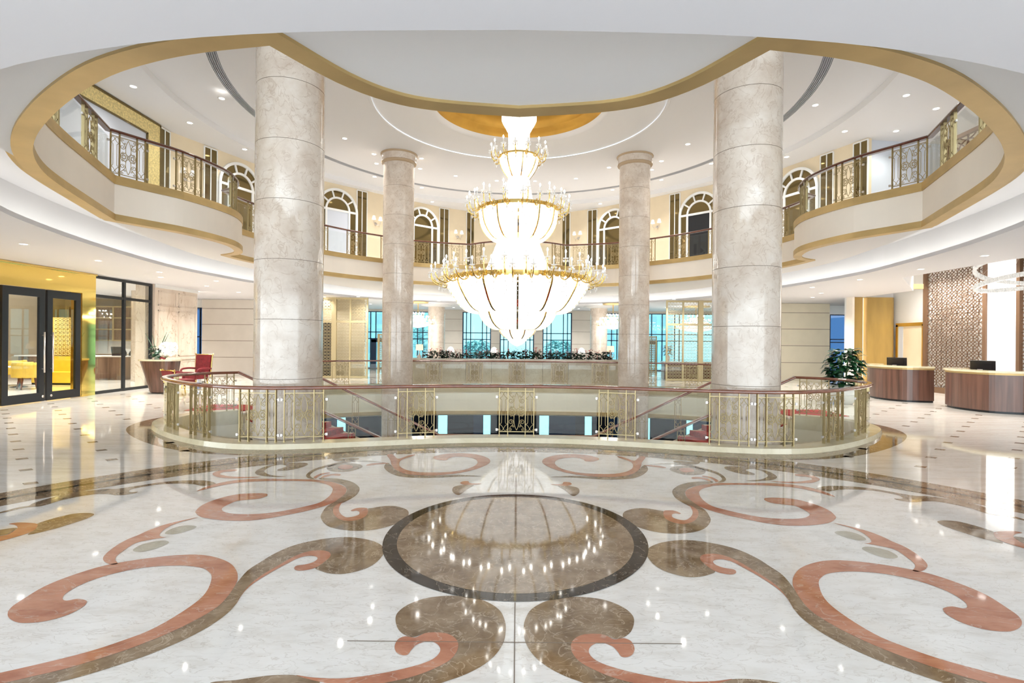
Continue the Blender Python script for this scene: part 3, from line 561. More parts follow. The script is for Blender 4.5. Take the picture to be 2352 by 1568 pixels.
# ------------------------------------------------------------------ columns
def column(x, y, r, z0, z1, joints, label, group, cap=False, plinth=None):
    t = thing('marble_column', (x, y, max(z0, 0) if z0 > -1 else z0), label, 'column', group)
    sh = MB(); prof = [(r, z0)]
    zs = sorted(j for j in joints if z0 < j < z1)
    cur = z0
    n = 64
    for j in zs + [z1]:
        sh.lathe([(r, cur), (r, j - .004)], n, 0, True, (x, y, 0))
        if j < z1: sh.lathe([(r, j - .004), (r - .007, j - .003), (r - .007, j + .003), (r, j + .004)], n, 1, False, (x, y, 0))
        cur = j + .004
    part('shaft', sh, ['column', 'joint'], t)
    if cap:
        cp = MB()
        cp.lathe([(r + .07, z1 - .30), (r + .075, z1 - .06)], 64, 0, True, (x, y, 0)); cp.lathe([(r, z1 - .40), (r + .03, z1 - .39), (r + .07, z1 - .36), (r + .085, z1 - .33), (r + .08, z1 - .30), (r + .07, z1 - .30)], 64, 1, True, (x, y, 0))
        cp.lathe([(r + .075, z1 - .06), (r + .10, z1 - .05), (r + .115, z1 - .02), (r + .115, z1)], 64, 1, True, (x, y, 0))
        part('capital', cp, ['column', 'astragal'], t)
    return t
JZ = [1.11 + 1.04 * k for k in range(-7, 8)]
column(-4.17, 9.7, .585, -5.0, ZU, JZ, 'thick beige marble column rising behind the front balustrade, left of the chandelier', 'tall atrium columns')
column(4.17, 9.7, .585, -5.0, ZU, [j - .05 for j in JZ], 'thick beige marble column rising behind the front balustrade, right of the chandelier', 'tall atrium columns')
JF = [1.02 + 1.09 * k for k in range(-6, 8)]
column(-4.55, 20.2, .575, -5.0, ZU, JF, 'slimmer looking far marble column with round capital, left of the chandelier', 'tall atrium columns', True)
column(4.42, 20.2, .575, -5.0, ZU, JF, 'slimmer looking far marble column with round capital, right of the chandelier', 'tall atrium columns', True)
for sx, w in ((-1, 'left'), (1, 'right')):
    x = sx * 4.62 + (.05 if sx < 0 else -.02); y = 30.0
    t = column(x, y, .48, 0.0, ZL + .05, [.65 + 1.06 * k for k in range(4)], 'short grey marble column before the rear windows, %s of the planter middle' % w, 'rear window columns')
    d = MB(); d.lathe([(.48, ZL - .10), (.82, ZL - .02), (.86, ZL), (.86, ZL + .0)], 48, 0, True, (x, y, 0)); part('ceiling_collar', d, ['ceil'], t)

# ------------------------------------------------------------------ ornamental railing panels
PW = .64
def spiral(cx, cz, r0, r1, a0, turns, n=22):
    return [(cx + (r0 + (r1 - r0) * k / n) * math.cos(a0 + turns * 2 * PI * k / n), 0, cz + (r0 + (r1 - r0) * k / n) * math.sin(a0 + turns * 2 * PI * k / n)) for k in range(n + 1)]
def scroll_mesh(hh):
    """scrollwork of one panel, centred on x = 0; z = 0 is the foot of the posts, hh the underside of the handrail"""
    b = MB(); r = .0060; zt = hh - .075; zb = .085; zm = (zt + zb) / 2
    def T(p, rr=r): b.tube(p, rr, 5)
    b.box(-.32, .32, -.008, .008, zt, zt + .012); b.box(-.32, .32, -.008, .008, zb - .012, zb)
    def quad(pts, rr=r):
        for sx in (1, -1):
            for sz in (1, -1): T([(sx * x, y, zm + sz * (z - zm)) for x, y, z in pts], rr)
    q = zt
    # pointed ovals that cross in the middle and run out into large scrolls
    quad(cr([(0.0, 0, q - .02), (.030, 0, q - .09), (.049, 0, q - .20), (.040, 0, q - .29), (.016, 0, q - .365), (-.012, 0, q - .405), (-.045, 0, q - .432), (-.080, 0, q - .437)], 4))
    quad([(-.080 + 0, 0, q - .437)] + spiral(.084 * -1, q - .378, .060, .016, -PI / 2, -1.45, 26))
    quad(spiral(.102, q - .170, .047, .014, PI * .9, 1.35, 22))
    quad(cr([(.058, 0, q - .155), (.072, 0, q - .12), (.105, 0, q - .085), (.138, 0, q - .045)], 4))
    quad(spiral(.112, q - .034, .026, .008, 0.2, 1.2, 16), r * .85)
    quad(spiral(.066, q - .092, .020, .007, PI * .6, 1.1, 14), r * .8)
    quad(spiral(.098, q - .290, .026, .008, -PI / 2, 1.15, 16), r * .85)
    quad(cr([(.046, 0, q - .255), (.060, 0, q - .275), (.082, 0, q - .297)], 3), r * .85)
    # side bays: two slim bars joined by paired arcs
    for sx in (1, -1):
        c = sx * .238
        for e in (1, -1):
            for sz in (1, -1):
                def zz(z): return zm + sz * (z - zm)
                T([(c + e * x, 0, zz(z)) for x, z in cr([(.076, q - .125), (.050, q - .115), (.022, q - .085), (.004, q - .045), (.018, q - .018), (.048, q - .012), (.060, q - .026), (.052, q - .040)], 3)], r * .95)
                T([(c + e * x, 0, zz(z)) for x, z in cr([(.076, q - .130), (.046, q - .142), (.034, q - .175), (.034, zm)], 3)], r * .95)
    return b.mesh('scrollwork', ['gold'])
def post_mesh(hh):
    b = MB(); b.box(-.007, .007, -.024, .024, 0, hh); b.box(-.016, .016, -.02, .02, 0, .012); return b.mesh('post', ['gold'])
def clamp_mesh():
    b = MB(); b.tube([(0, 0, 0), (.035, 0, 0)], .017, 8); b.box(.02, .055, -.014, .014, -.02, .02); return b.mesh('glass_clamp', ['steel'])
FOOT = .085
SCR = scroll_mesh(H - .05 - FOOT); PST = post_mesh(H - .05 - FOOT); CLP = clamp_mesh()
def rail_profile(w=.062, h=.058):
    return [(-w * .8, 0), (w * .8, 0), (w, h * .3), (w * .95, h * .68), (w * .6, h), (-w * .6, h), (-w * .95, h * .68), (-w, h * .3)]
RPROF = rail_profile()
def balustrade(pts, z, centres, label, railmat='mahog', clamps=True, detail=True, inset_glass=.13, name='balustrade'):
    p = Path(pts)
    m = p.at(p.L / 2)
    t = thing(name, (m[0], m[1], z), label, 'balustrade')
    h = MB(); h.sweep([(a[0], a[1], z + H - .058) for a in pts], RPROF, 0, smooth=True)
    part('handrail', h, [railmat], t)
    segs = []; cur = 0.03
    for c in sorted(centres):
        a, b2 = max(0, c - PW / 2), min(p.L, c + PW / 2)
        if a - cur > .12: segs.append((cur, a - .035))
        cur = b2 + .035
        A = Vector(p.at(a)[:2]); B = Vector(p.at(b2)[:2]); mid = (A + B) / 2; d = B - A
        rz = math.atan2(d.y, d.x); sc = d.length / PW
        loc = (mid.x, mid.y, z + FOOT)
        pn = inst('ornamental_panel', SCR, loc, rz, t, (sc, 1, 1))
        for x in (-.313, -.158, .158, .313):
            w = Matrix.Rotation(rz, 3, 'Z') @ Vector((x * sc, 0, 0))
            inst('post', PST, (loc[0] + w.x, loc[1] + w.y, loc[2]), rz, pn)
        if clamps:
            for sx in (1, -1):
                for zz in (.13, .80):
                    w = Matrix.Rotation(rz, 3, 'Z') @ Vector((sx * .322 * sc, 0, 0))
                    inst('glass_clamp', CLP, (loc[0] + w.x, loc[1] + w.y, loc[2] + zz * (H - .05 - FOOT)), rz if sx > 0 else rz + PI, pn)
    if p.L - cur > .12: segs.append((cur, p.L - .03))
    for a, b2 in segs:
        g = MB(); path = p.cut(a, b2)
        g.sweep([(q[0], q[1], 0) for q in path], [(-.006, z + FOOT + .06), (.006, z + FOOT + .06), (.006, z + H - .16), (-.006, z + H - .16)], 0)
        part('glass_panel', g, ['glass'], t)
    return t
PF = Path(FRONT); sc0 = PF.L / 2
fc = []
for s in (1.80, 3.66, 4.42, 5.78, 7.05): fc += [sc0 - s, sc0 + s]
fc += [sc0, .42, PF.L - .42, 1.75, PF.L - 1.75]
balustrade(FRONT, 0, fc, 'curving front balustrade of glass and gold scrollwork with a mahogany handrail, nearest the floor rosette')
PR = Path(FARRAIL); sf = PR.L / 2
fr = [sf]
for s in (1.72, 3.35, 5.2, 6.95, 8.7, 10.5): fr += [sf - s, sf + s]
balustrade(FARRAIL, 0, fr, 'far ground floor balustrade of glass and gold panels running below the flower planter', clamps=False)
# upper gallery
UPS = Path(offset(ULs, .13))
def near_s(path, q): return min(path.s[i] for i in range(len(path.p)) if math.dist(path.p[i][:2], q) < .45)
for side in (1, -1):
    ul = offset(ULs, -.13)          # ULs runs front middle -> left side -> far middle with the opening on its right
    inside = ul
    test = offset(ULs, .13)
    # the walkway lies away from the opening's middle
    path = ul if math.dist(ul[40], (0, 13)) > math.dist(test[40], (0, 13)) else test
    pp = Path(path)
    c1 = pp.s[16 * 4]; c2 = pp.s[23 * 4]; c3 = pp.s[32 * 4]
    bay = pp.cut(c1 - 5.2, c2); bp = Path(bay); cc = 5.2
    pts = bay if side > 0 else mirx(bay)
    balustrade(pts, Z2 - FOOT, [cc - 4.3, cc - 2.6, cc - .95, cc + .36, cc + 1.6, cc + 3.3], 'upper %s bay balustrade with brown handrail above the bulging cream balcony' % ('left' if side > 0 else 'right'), 'darkwood', clamps=True)
far = pp.cut(c2 + .06, pp.L - .001); fp = Path(far); cl3 = c3 - c2
full = far + mirx(far[::-1])[1:]
fs = [cl3 - .7 - 1.45 * k for k in range(7)] + [cl3 + .38, cl3 + 1.6]
fs = [s for s in fs if s > .35]
FU = Path(full)
balustrade(full, Z2 - FOOT, fs + [FU.L - s for s in fs], 'far upper gallery balustrade curving behind the chandelier, seen above the cream fascia', 'darkwood', clamps=False)

# ------------------------------------------------------------------ the two flights and their landing
def flight(sx):
    t = thing('staircase', (sx * 4.4, 13.8, 0), 'red carpeted marble stair descending to the middle from the %s' % ('left' if sx < 0 else 'right'), 'stairs')
    n = 12
    for k in range(n):
        zt = -.154 * (k + 1)
        f0 = (-6.70 + .336 * k, 12.95); b0 = (-6.18 + .336 * k, 14.75)
        f1 = (-6.70 + .336 * (k + 1) + .03, 12.95); b1 = (-6.18 + .336 * (k + 1) + .03, 14.75)
        s = MB(); poly = [(p[0] * -sx, p[1]) for p in (f0, f1, b1, b0)]
        s.prism(poly, zt - .16, zt, 0); part('step', s, ['redcarpet'], t)
    # runner: stepped sheet with a patterned border on both edges
    c = MB()
    prof = []
    for k in range(n):
        zt = -.154 * (k + 1)
        prof.append((-6.70 + .336 * k, -.154 * k + (.004 if k else .004))); prof.append((-6.70 + .336 * k, zt + .004))
    prof.append((-6.70 + .336 * n, -.154 * n + .004))
    lanes = [(12.95, 13.05, 1), (13.05, 14.60, 0), (14.60, 14.745, 1)]
    for y0, y1, mi in lanes:
        def X(x, y): return (x + .52 * (y - 12.95) / 1.8 + .012) * (1 if sx < 0 else -1)
        for (xa, za), (xb, zb) in zip(prof, prof[1:]):
            c.add([(X(xa, y0), y0, za), (X(xb, y0), y0, zb), (X(xb, y1), y1, zb), (X(xa, y1), y1, za)], [(0, 1, 2, 3)], mi)
            c.add([(X(xa, y0), y0, za - .004), (X(xb, y0), y0, zb - .004), (X(xb, y0), y0, zb), (X(xa, y0), y0, za)], [(0, 1, 2, 3)], mi)
    part('stair_carpet', c, ['redcarpet', 'carpetedge'], t)
    w = MB(); pr = [(-.02, -.30), (-.02, -.62)]
    for y0, xo in ((12.93, 0), (14.75, .52)):
        w.add([((-6.72 + xo) * (1 if sx < 0 else -1), y0, -.10), ((-2.66 + xo) * (1 if sx < 0 else -1), y0, -.154 * n - .06), ((-2.66 + xo) * (1 if sx < 0 else -1), y0, -.154 * n - .42), ((-6.72 + xo) * (1 if sx < 0 else -1), y0, -.50)], [(0, 1, 2, 3)], 0)
        w.add([((-6.72 + xo) * (1 if sx < 0 else -1), y0 + .03, -.10), ((-2.66 + xo) * (1 if sx < 0 else -1), y0 + .03, -.154 * n - .06), ((-2.66 + xo) * (1 if sx < 0 else -1), y0 + .03, -.154 * n - .42), ((-6.72 + xo) * (1 if sx < 0 else -1), y0 + .03, -.50)], [(0, 1, 2, 3)], 0)
    part('stringer', w, ['cream'], t)
    # the red carpet on the floor before the top step
    return t
flight(-1); flight(1)
for sx in (-1, 1):
    r = MB(); poly = [(-8.3, 13.25), (-6.86, 13.2), (-6.40, 14.5), (-8.3, 14.5)]
    r.prism([(p[0] * (-sx), p[1]) for p in poly], .002, .012, 0)
    solo('stair_rug', r, ['redcarpet'], 'red carpet strip on the floor at the head of the %s stair' % ('left' if sx < 0 else 'right'), 'rug')
ld = MB(); ld.box(-2.75, 2.75, 12.95, 14.9, -2.15, -1.852, 0); ld.box(-2.7, 2.7, 13.1, 14.75, -1.852, -1.846, 1)
struct('stair_landing', ld, ['curb', 'redcarpet'])
NB = MB(); NB.box(-.009, .009, -.011, .011, .0, .94); NBM = NB.mesh('post', ['gold'])
def narrow_mesh():
    b = MB(); r = .0062; zt, zb = .88, .14; zm = (zt + zb) / 2
    b.box(-.085, .085, -.007, .007, zt, zt + .011); b.box(-.085, .085, -.007, .007, zb - .011, zb)
    for e in (1, -1):
        for sz in (1, -1):
            def zz(z): return zm + sz * (z - zm)
            b.tube([(e * x, 0, zz(z)) for x, z in cr([(.082, zt - .125), (.052, zt - .115), (.022, zt - .085), (.004, zt - .045), (.018, zt - .016), (.048, zt - .012), (.058, zt - .03)], 3)], r, 5)
            b.tube([(e * x, 0, zz(z)) for x, z in cr([(.082, zt - .130), (.048, zt - .142), (.036, zt - .175), (.036, zm)], 3)], r, 5)
    return b.mesh('scrollwork', ['gold'])
NSC = narrow_mesh()
def stair_rail(pts, label, posts):
    p = Path(pts); m = p.at(p.L / 2)
    t = thing('stair_balustrade', (m[0], m[1], m[2] - H), label, 'balustrade')
    h = MB(); h.sweep([(a[0], a[1], a[2] - .058) for a in pts], RPROF, 0, smooth=True); part('handrail', h, ['mahog'], t)
    cur = 0.05; segs = []
    for s in posts:
        q = p.at(s); z = q[2] - H + .03
        q2 = p.at(s + .05); rz = math.atan2(q2[1] - q[1], q2[0] - q[0])
        pn = inst('ornamental_panel', NSC, (q[0], q[1], z), rz, t)
        for x in (-.085, .085):
            w = Matrix.Rotation(rz, 3, 'Z') @ Vector((x, 0, 0)); inst('post', NBM, (q[0] + w.x, q[1] + w.y, z), rz, pn)
        segs.append((cur, s - .11)); cur = s + .11
    segs.append((cur, p.L - .05))
    for a, b2 in segs:
        if b2 - a < .1: continue
        path = p.cut(a, b2); g = MB()
        g.sweep(path, [(-.005, -H + .16), (.005, -H + .16), (.005, -.14), (-.005, -.14)], 0); part('glass_panel', g, ['glass'], t)
    return t
for sx in (-1, 1):
    pts = [(-6.735, 12.885, H), (-2.9, 12.86, -.71)]
    pts = [(-sx * q[0], q[1], q[2]) for q in pts]
    stair_rail(pts, 'sloping front handrail and glass of the %s stair, nearer the camera' % ('left' if sx < 0 else 'right'), [.5, 1.7, 2.75, 3.6])
bk = [(-6.1, 14.82, H + .02), (-6.0, 14.82, H), (-2.15, 14.82, -.80), (2.15, 14.82, -.80), (6.0, 14.82, H), (6.1, 14.82, H + .02)]
pb = Path(bk)
stair_rail(bk, 'long rear stair balustrade dropping from both sides to a level mahogany rail at the landing', [.6, 1.6, 2.6, 3.5, 4.6, 6.2, 7.8, pb.L - 3.5, pb.L - 2.6, pb.L - 1.6, pb.L - .6])

# ------------------------------------------------------------------ great chandelier
CX0, CY0 = 0.0, 16.2
ch = thing('crystal_chandelier', (CX0, CY0, ZU + .4), 'huge three tiered lit crystal chandelier hanging in the middle of the atrium', 'chandelier')
def interp(prof, n):
    p = Path([(r, z) for r, z in prof]); return [p.at(p.L * k / n)[:2] for k in range(n + 1)]
def shell(name, prof, n, rows, mat, amp=.012, parent=ch):
    b = MB(); pr = interp(cr(prof, 5), rows)
    b.lathe(pr, n, 0, False, (CX0, CY0, 0), wob=lambda i, j: 1 + (amp if (i % 2) else -amp) + (.006 if j % 2 else -.006))
    return part(name, b, [mat], parent)
def ringt(name, R, z, r, mat='brass', parent=ch, h=None):
    b = MB(); e = ell(CX0, CY0, R, R, 96)
    hh = h or r
    b.sweep([(p[0], p[1], z) for p in e], [(-r, -hh), (r, -hh), (r, hh), (-r, hh)], 0, closed=True)
    return part(name, b, [mat], parent)
def ribs(prof, n, a0, w=.022, parent=ch, extra=.03):
    pr = interp(cr(prof, 5), 12)
    for k in range(n):
        a = a0 + 2 * PI * k / n
        path = [(CX0 + (r + extra) * math.cos(a), CY0 + (r + extra) * math.sin(a), z) for r, z in pr]
        b = MB(); ca, sa = math.cos(a), math.sin(a)
        vs = []
        for (x, y, z) in path:
            vs += [(x - sa * w, y + ca * w, z), (x + sa * w, y - ca * w, z), (x + sa * w - ca * .02, y - ca * w - sa * .02, z), (x - sa * w - ca * .02, y + ca * w - sa * .02, z)]
        fs = []
        for i in range(len(path) - 1):
            for j in range(4): fs.append((i * 4 + j, i * 4 + (j + 1) % 4, i * 4 + 4 + (j + 1) % 4, i * 4 + 4 + j))
        b.add(vs, fs, 0, False); part('gilt_rib', b, ['brass'], parent)
bowl1 = [(2.12, 3.60), (2.11, 3.44), (1.99, 3.22), (1.79, 2.92), (1.58, 2.72), (1.36, 2.65), (1.16, 2.69)]
bowl2 = [(1.16, 2.68), (1.13, 2.60), (1.05, 2.44), (.90, 2.27), (.70, 2.16), (.56, 2.15)]
bowl3 = [(.57, 2.15), (.54, 2.08), (.46, 1.98), (.32, 1.88)]
tip = [(.31, 1.88), (.25, 1.80), (.14, 1.71), (.01, 1.65)]
shell('crystal_bowl', bowl1, 132, 22, 'crystal'); shell('crystal_bowl', bowl2, 96, 14, 'crystal'); shell('crystal_bowl', bowl3, 64, 8, 'crystal'); shell('crystal_finial', tip, 40, 6, 'crystal')
shell('crystal_cone', [(1.04, 3.80), (.84, 4.28), (.62, 4.86)], 110, 14, 'crystal2')
b = MB(); b.lathe([(2.08, 3.66), (1.5, 3.74), (1.0, 3.80)], 64, 0, True, (CX0, CY0, 0)); part('tier_plate', b, ['brass'], ch)
ringt('gilt_rim', 2.10, 3.64, .02, h=.07); ringt('gilt_rim', 1.165, 2.68, .012, h=.012); ringt('gilt_rim', .575, 2.15, .012, h=.010)
ribs(bowl1, 14, PI / 2 + PI / 14 * 0); ribs(bowl2, 8, PI / 2); ribs(bowl3, 8, PI / 2 + PI / 8, .014)
mid = [(1.20, 5.76), (1.18, 5.54), (1.12, 5.28), (.97, 5.03), (.79, 4.87), (.62, 4.84)]
shell('crystal_bowl', mid, 110, 16, 'crystal'); ringt('gilt_rim', 1.20, 5.78, .02, h=.05); ringt('gilt_rim', .62, 4.87, .012, h=.012)
ribs(mid, 12, PI / 2, .016)
b = MB(); b.lathe([(1.18, 5.80), (.8, 5.86), (.45, 5.9)], 48, 0, True, (CX0, CY0, 0)); part('tier_plate', b, ['brass'], ch)
shell('crystal_cone', [(.47, 5.90), (.40, 6.3), (.33, 6.72)], 70, 12, 'crystal2')
top = [(.60, 7.38), (.585, 7.24), (.50, 7.02), (.40, 6.86), (.32, 6.76)]
shell('crystal_bowl', top, 72, 12, 'crystal'); ringt('gilt_rim', .60, 7.40, .015, h=.025); ribs(top, 8, PI / 2 + .2, .012)
shell('crystal_cone', [(.33, 7.44), (.32, 7.8), (.33, 8.15)], 60, 10, 'crystal2')
shell('crystal_crown', [(.33, 8.15), (.42, 8.32), (.52, 8.50), (.53, 8.70), (.50, 8.98)], 60, 10, 'crystal')
b = MB(); b.tube([(CX0, CY0, 8.9), (CX0, CY0, ZU + 1.0)], .05, 10); part('hanging_rod', b, ['brass'], ch)
# arms: one built of each size, the rest share its meshes
def arm_set(reach, drop, rise):
    a = MB()
    a.tube([(x, 0, z) for x, z in cr([(0, 0), (.12 * reach, -drop * .6), (.42 * reach, -drop), (.80 * reach, -drop * .55), (.98 * reach, rise * .4), (reach, rise)], 5)], .017, 6)
    a.tube([(x, 0, z) for x, z in cr([(.30 * reach, -drop * .95), (.24 * reach, -drop * .1), (.40 * reach, drop * .35), (.55 * reach, -drop * .05), (.46 * reach, -drop * .35)], 4)], .011, 5)
    d = MB(); d.lathe([(.012, rise), (.075, rise + .02), (.082, rise + .035), (.02, rise + .03)], 10, 0, True, (reach, 0, 0))
    for k in range(6):
        t = 2 * PI * k / 6; d.ball((reach + .07 * math.cos(t), .07 * math.sin(t), rise - .045), .016, 5, 4, 0, 2.2)
    c = MB(); c.lathe([(.017, rise + .03), (.017, rise + .17), (.012, rise + .175)], 8, 0, True, (reach, 0, 0), cap=True)
    u = MB(); u.lathe([(.009, rise + .175), (.024, rise + .20), (.021, rise + .23), (.002, rise + .265)], 8, 0, True, (reach, 0, 0))
    g = MB(); g.tube([(reach * .55, 0, -drop * .85), (reach * .55, 0, -drop * 1.5)], .005, 4); g.ball((reach * .55, 0, -drop * 1.62), .018, 6, 4, 0, 2.4)
    g.tube([(x, 0, z) for x, z in cr([(reach * .2, -drop * .8), (reach * .38, -drop * 1.45), (reach * .55, -drop * 1.1)], 4)], .005, 4)
    return (a.mesh('arm', ['brass']), d.mesh('drip_pan', ['crystaldim']), c.mesh('candle', ['white']), u.mesh('bulb', ['bulb']), g.mesh('crystal_pendant', ['crystaldim']))
def arms(R, z, n, st, a0=0.0):
    for k in range(n):
        a = a0 + 2 * PI * k / n
        loc = (CX0 + R * math.cos(a), CY0 + R * math.sin(a), z)
        o = inst('arm', st[0], loc, a, ch)
        for nm, me in zip(('drip_pan', 'candle', 'bulb', 'crystal_pendant'), st[1:]): inst(nm, me, loc, a, o)
s1 = arm_set(.52, .17, .13); s2 = arm_set(.24, .10, .34); s3 = arm_set(.36, .14, .16); s4 = arm_set(.20, .08, .30); s5 = arm_set(.24, .12, .16)
arms(2.10, 3.64, 30, s1, .05); arms(1.98, 3.70, 24, s2, .1)
arms(1.20, 5.78, 20, s3, .08); arms(1.14, 5.82, 12, s4, .2)
arms(.60, 7.40, 14, s5, .1)
for z, e in ((3.0, 140), (4.4, 90), (5.4, 90), (7.6, 60)):
    pass
# ------------------------------------------------------------------ upper gallery walls
wm = MB()
full_w = mirx(WL[::-1])[:-1] + WL
full_w = full_w[1:]                                      # the right arm stops at the gallery corner
wm.sweep([(p[0], p[1], 0) for p in full_w], [(0, 4.9), (0, ZS), (-.2, ZS), (-.2, 4.9)], 0)
wm.box(-11.75, -11.55, -6, 13.0, 4.9, ZS, 0)
wm.box(14.6, 14.8, -6, 18.3, 4.9, ZS, 0)
wm.sweep([(p[0], p[1], 0) for p in full_w], [(.015, 4.9), (.015, 5.02), (0.0, 5.02), (0, 4.9)], 1)
struct('wall_upper', wm, ['wallcream', 'white'])
g = MB(); g.add([(11.55, 17.75, 4.9), (14.6, 18.15, 4.9), (14.6, 18.15, ZS), (11.55, 17.75, ZS)], [(0, 1, 2, 3)], 0); g.add([(11.55, 17.95, 4.9), (14.6, 18.35, 4.9), (14.6, 18.35, ZS), (11.55, 17.95, ZS)], [(3, 2, 1, 0)], 0)
struct('wall_gallery_right', g, ['steelblue'])
def wallframe(s, side):
    """point on the gallery wall, direction along it, direction into the room"""
    p = WALLU.at(s); q = WALLU.at(s + .05)
    d = Vector((q[0] - p[0], q[1] - p[1], 0)).normalized(); P_ = Vector((p[0], p[1], 0))
    if side > 0: P_.x *= -1; d.x *= -1
    n = Vector((-d.y, d.x, 0))
    if n.dot(Vector((0, 16.2, 0)) - P_) < 0: n = -n
    return P_, d, n
def onwall(s, side):
    P_, d, n = wallframe(s, side)
    return Matrix(((d.x, n.x, 0, P_.x), (d.y, n.y, 0, P_.y), (0, 0, 1, 0), (0, 0, 0, 1)))
def arcstrip(b, r0, r1, zc, y0, y1, xf, a0=0.0, a1=PI, n=28, mi=0):
    for k in range(n):
        t0 = a0 + (a1 - a0) * k / n; t1 = a0 + (a1 - a0) * (k + 1) / n
        c = [(r0 * math.cos(t0), zc + r0 * math.sin(t0)), (r1 * math.cos(t0), zc + r1 * math.sin(t0)), (r1 * math.cos(t1), zc + r1 * math.sin(t1)), (r0 * math.cos(t1), zc + r0 * math.sin(t1))]
        b.add([(x, y0, z) for x, z in c] + [(x, y1, z) for x, z in c], [(0, 1, 2, 3), (7, 6, 5, 4), (0, 4, 5, 1), (2, 6, 7, 3), (1, 5, 6, 2), (3, 7, 4, 0)], mi, False, xf)
wn = [1]
def arch(s, side, door=None):
    xf = onwall(s, side); R = .95; zs = 7.50; z0 = 4.92
    f = MB()
    arcstrip(f, R - .10, R, zs, .0, .09, xf); arcstrip(f, .50, .58, zs, .0, .08, xf)
    for a in (PI * .2, PI * .4, PI * .6, PI * .8):
        ca, sa = math.cos(a), math.sin(a); w = .032
        f.add([((.57) * ca - sa * w * e, y, zs + .57 * sa + ca * w * e) for y in (.0, .07) for e in (1, -1)] + [((R - .08) * ca - sa * w * e, y, zs + (R - .08) * sa + ca * w * e) for y in (.0, .07) for e in (1, -1)],
              [(0, 1, 5, 4), (2, 6, 7, 3), (0, 4, 6, 2), (1, 3, 7, 5), (0, 2, 3, 1), (4, 5, 7, 6)], 0, False, xf)
    for x in (-R + .05, R - .05): f.box(x - .05, x + .05, 0, .09, z0, zs, 0, xf)
    for x in (-.54, .54): f.box(x - .04, x + .04, 0, .08, z0, zs, 0, xf)
    f.box(-R, R, 0, .075, zs - .045, zs + .045, 0, xf); f.box(-R, R, 0, .07, z0, z0 + .10, 0, xf)
    t = struct('window_%d' % wn[0], f, ['white']); wn[0] += 1
    def pane(pts, mat, nm):
        b = MB(); n = len(pts)
        b.add([(x, .012, z) for x, z in pts] + [(x, .026, z) for x, z in pts], [list(range(n)), list(range(n, 2 * n))[::-1]], 0, False, xf)
        part(nm, b, [mat], t)
    fan = [((R - .09) * math.cos(PI * k / 24), zs + (R - .09) * math.sin(PI * k / 24)) for k in range(25)]
    pane(fan, 'bronze', 'fan_pane')
    for x0, x1 in ((-R + .08, -.56), (.56, R - .08)): pane([(x0, z0), (x1, z0), (x1, zs), (x0, zs)], 'bronze', 'side_pane')
    pane([(-.52, z0), (.52, z0), (.52, zs), (-.52, zs)], door or 'bronze', 'middle_pane')
    return t
for side in (-1, 1):
    arch(5.35, side); arch(9.8, side, 'steelblue' if side < 0 else 'black'); arch(14.0, side, None)
def strips(s, side, where):
    xf = onwall(s, side); z0, z1 = 4.95, ZS - .06
    f = MB()
    for x in (-.25, .0, .25): f.box(x - .018, x + .018, 0, .04, z0, z1, 0, xf)
    f.box(-.26, .26, 0, .04, z1 - .02, z1 + .02, 0, xf)
    P_, d, n = wallframe(s, side)
    t = thing('bronze_mirror_pilaster', (P_.x, P_.y, z0), 'tall bronze mirror strip pair, %s' % where, 'wall panel', 'bronze mirror strips of the upper gallery')
    part('edging', f, ['white'], t)
    for x0, x1 in ((-.235, -.015), (.015, .235)):
        b = MB(); b.box(x0, x1, .004, .022, z0, z1 - .02, 0, xf); part('mirror_strip', b, ['bronze'], t)
for side, w in ((-1, 'left'), (1, 'right')):
    for s, wh in ((2.55, 'next to the middle alcove, %s of the chandelier'), (4.08, 'beside the %s arch nearest the middle'), (8.62, 'beside the second arch on the %s'), (15.25, 'past the outermost arch on the %s gallery'), (16.75, 'at the outer corner of the %s gallery wall')):
        strips(s + (.28 if side < 0 and s > 16 else 0) - (.25 if side > 0 and s > 16 else 0), side, wh % w)
def sconce(s, side, label):
    P_, d, n = wallframe(s, side); xf = onwall(s, side); z = 7.22
    t = thing('wall_sconce', (P_.x, P_.y, z), label, 'wall lamp', 'twin wall lamps of the upper gallery')
    b = MB(); b.lathe([(.0, 0), (.07, .0), (.06, .03), (.02, .04)], 14, 0, True)
    pl = MB(); pl.add([(v[0], v[2] + .002, v[1]) for v in b.v], b.f, 0, True, xf @ Matrix.Translation((0, 0, z))); part('back_plate', pl, ['steel'], t)
    for e in (1, -1):
        a = MB(); a.tube([xf @ Vector((e * x, y, z + h)) for x, y, h in cr([(.0, .04, 0), (.06, .10, -.06), (.15, .13, -.02), (.17, .13, .10)], 4)], .012, 6); ar = part('arm', a, ['steel'], t)
        c = MB(); q = xf @ Vector((e * .17, .13, z + .16)); c.lathe([(.095, 0), (.055, .17)], 14, 0, True, (q.x, q.y, q.z)); part('lamp_shade', c, ['shadewhite'], ar)
        dr = MB(); q2 = xf @ Vector((e * .10, .12, z - .12)); dr.ball(q2, .02, 6, 4, 0, 2.5); part('crystal_drop', dr, ['drop'], ar)
sconce(3.30, -1, 'white shaded twin wall lamp left of the chandelier, nearer the middle'); sconce(3.28, 1, 'white shaded twin wall lamp right of the chandelier, nearer the middle')
sconce(7.90, -1, 'white shaded twin wall lamp just left of the far left column'); sconce(7.72, 1, 'white shaded twin wall lamp just right of the far right column')
sconce(16.2, -1, 'white shaded twin wall lamp behind the left bay railing')
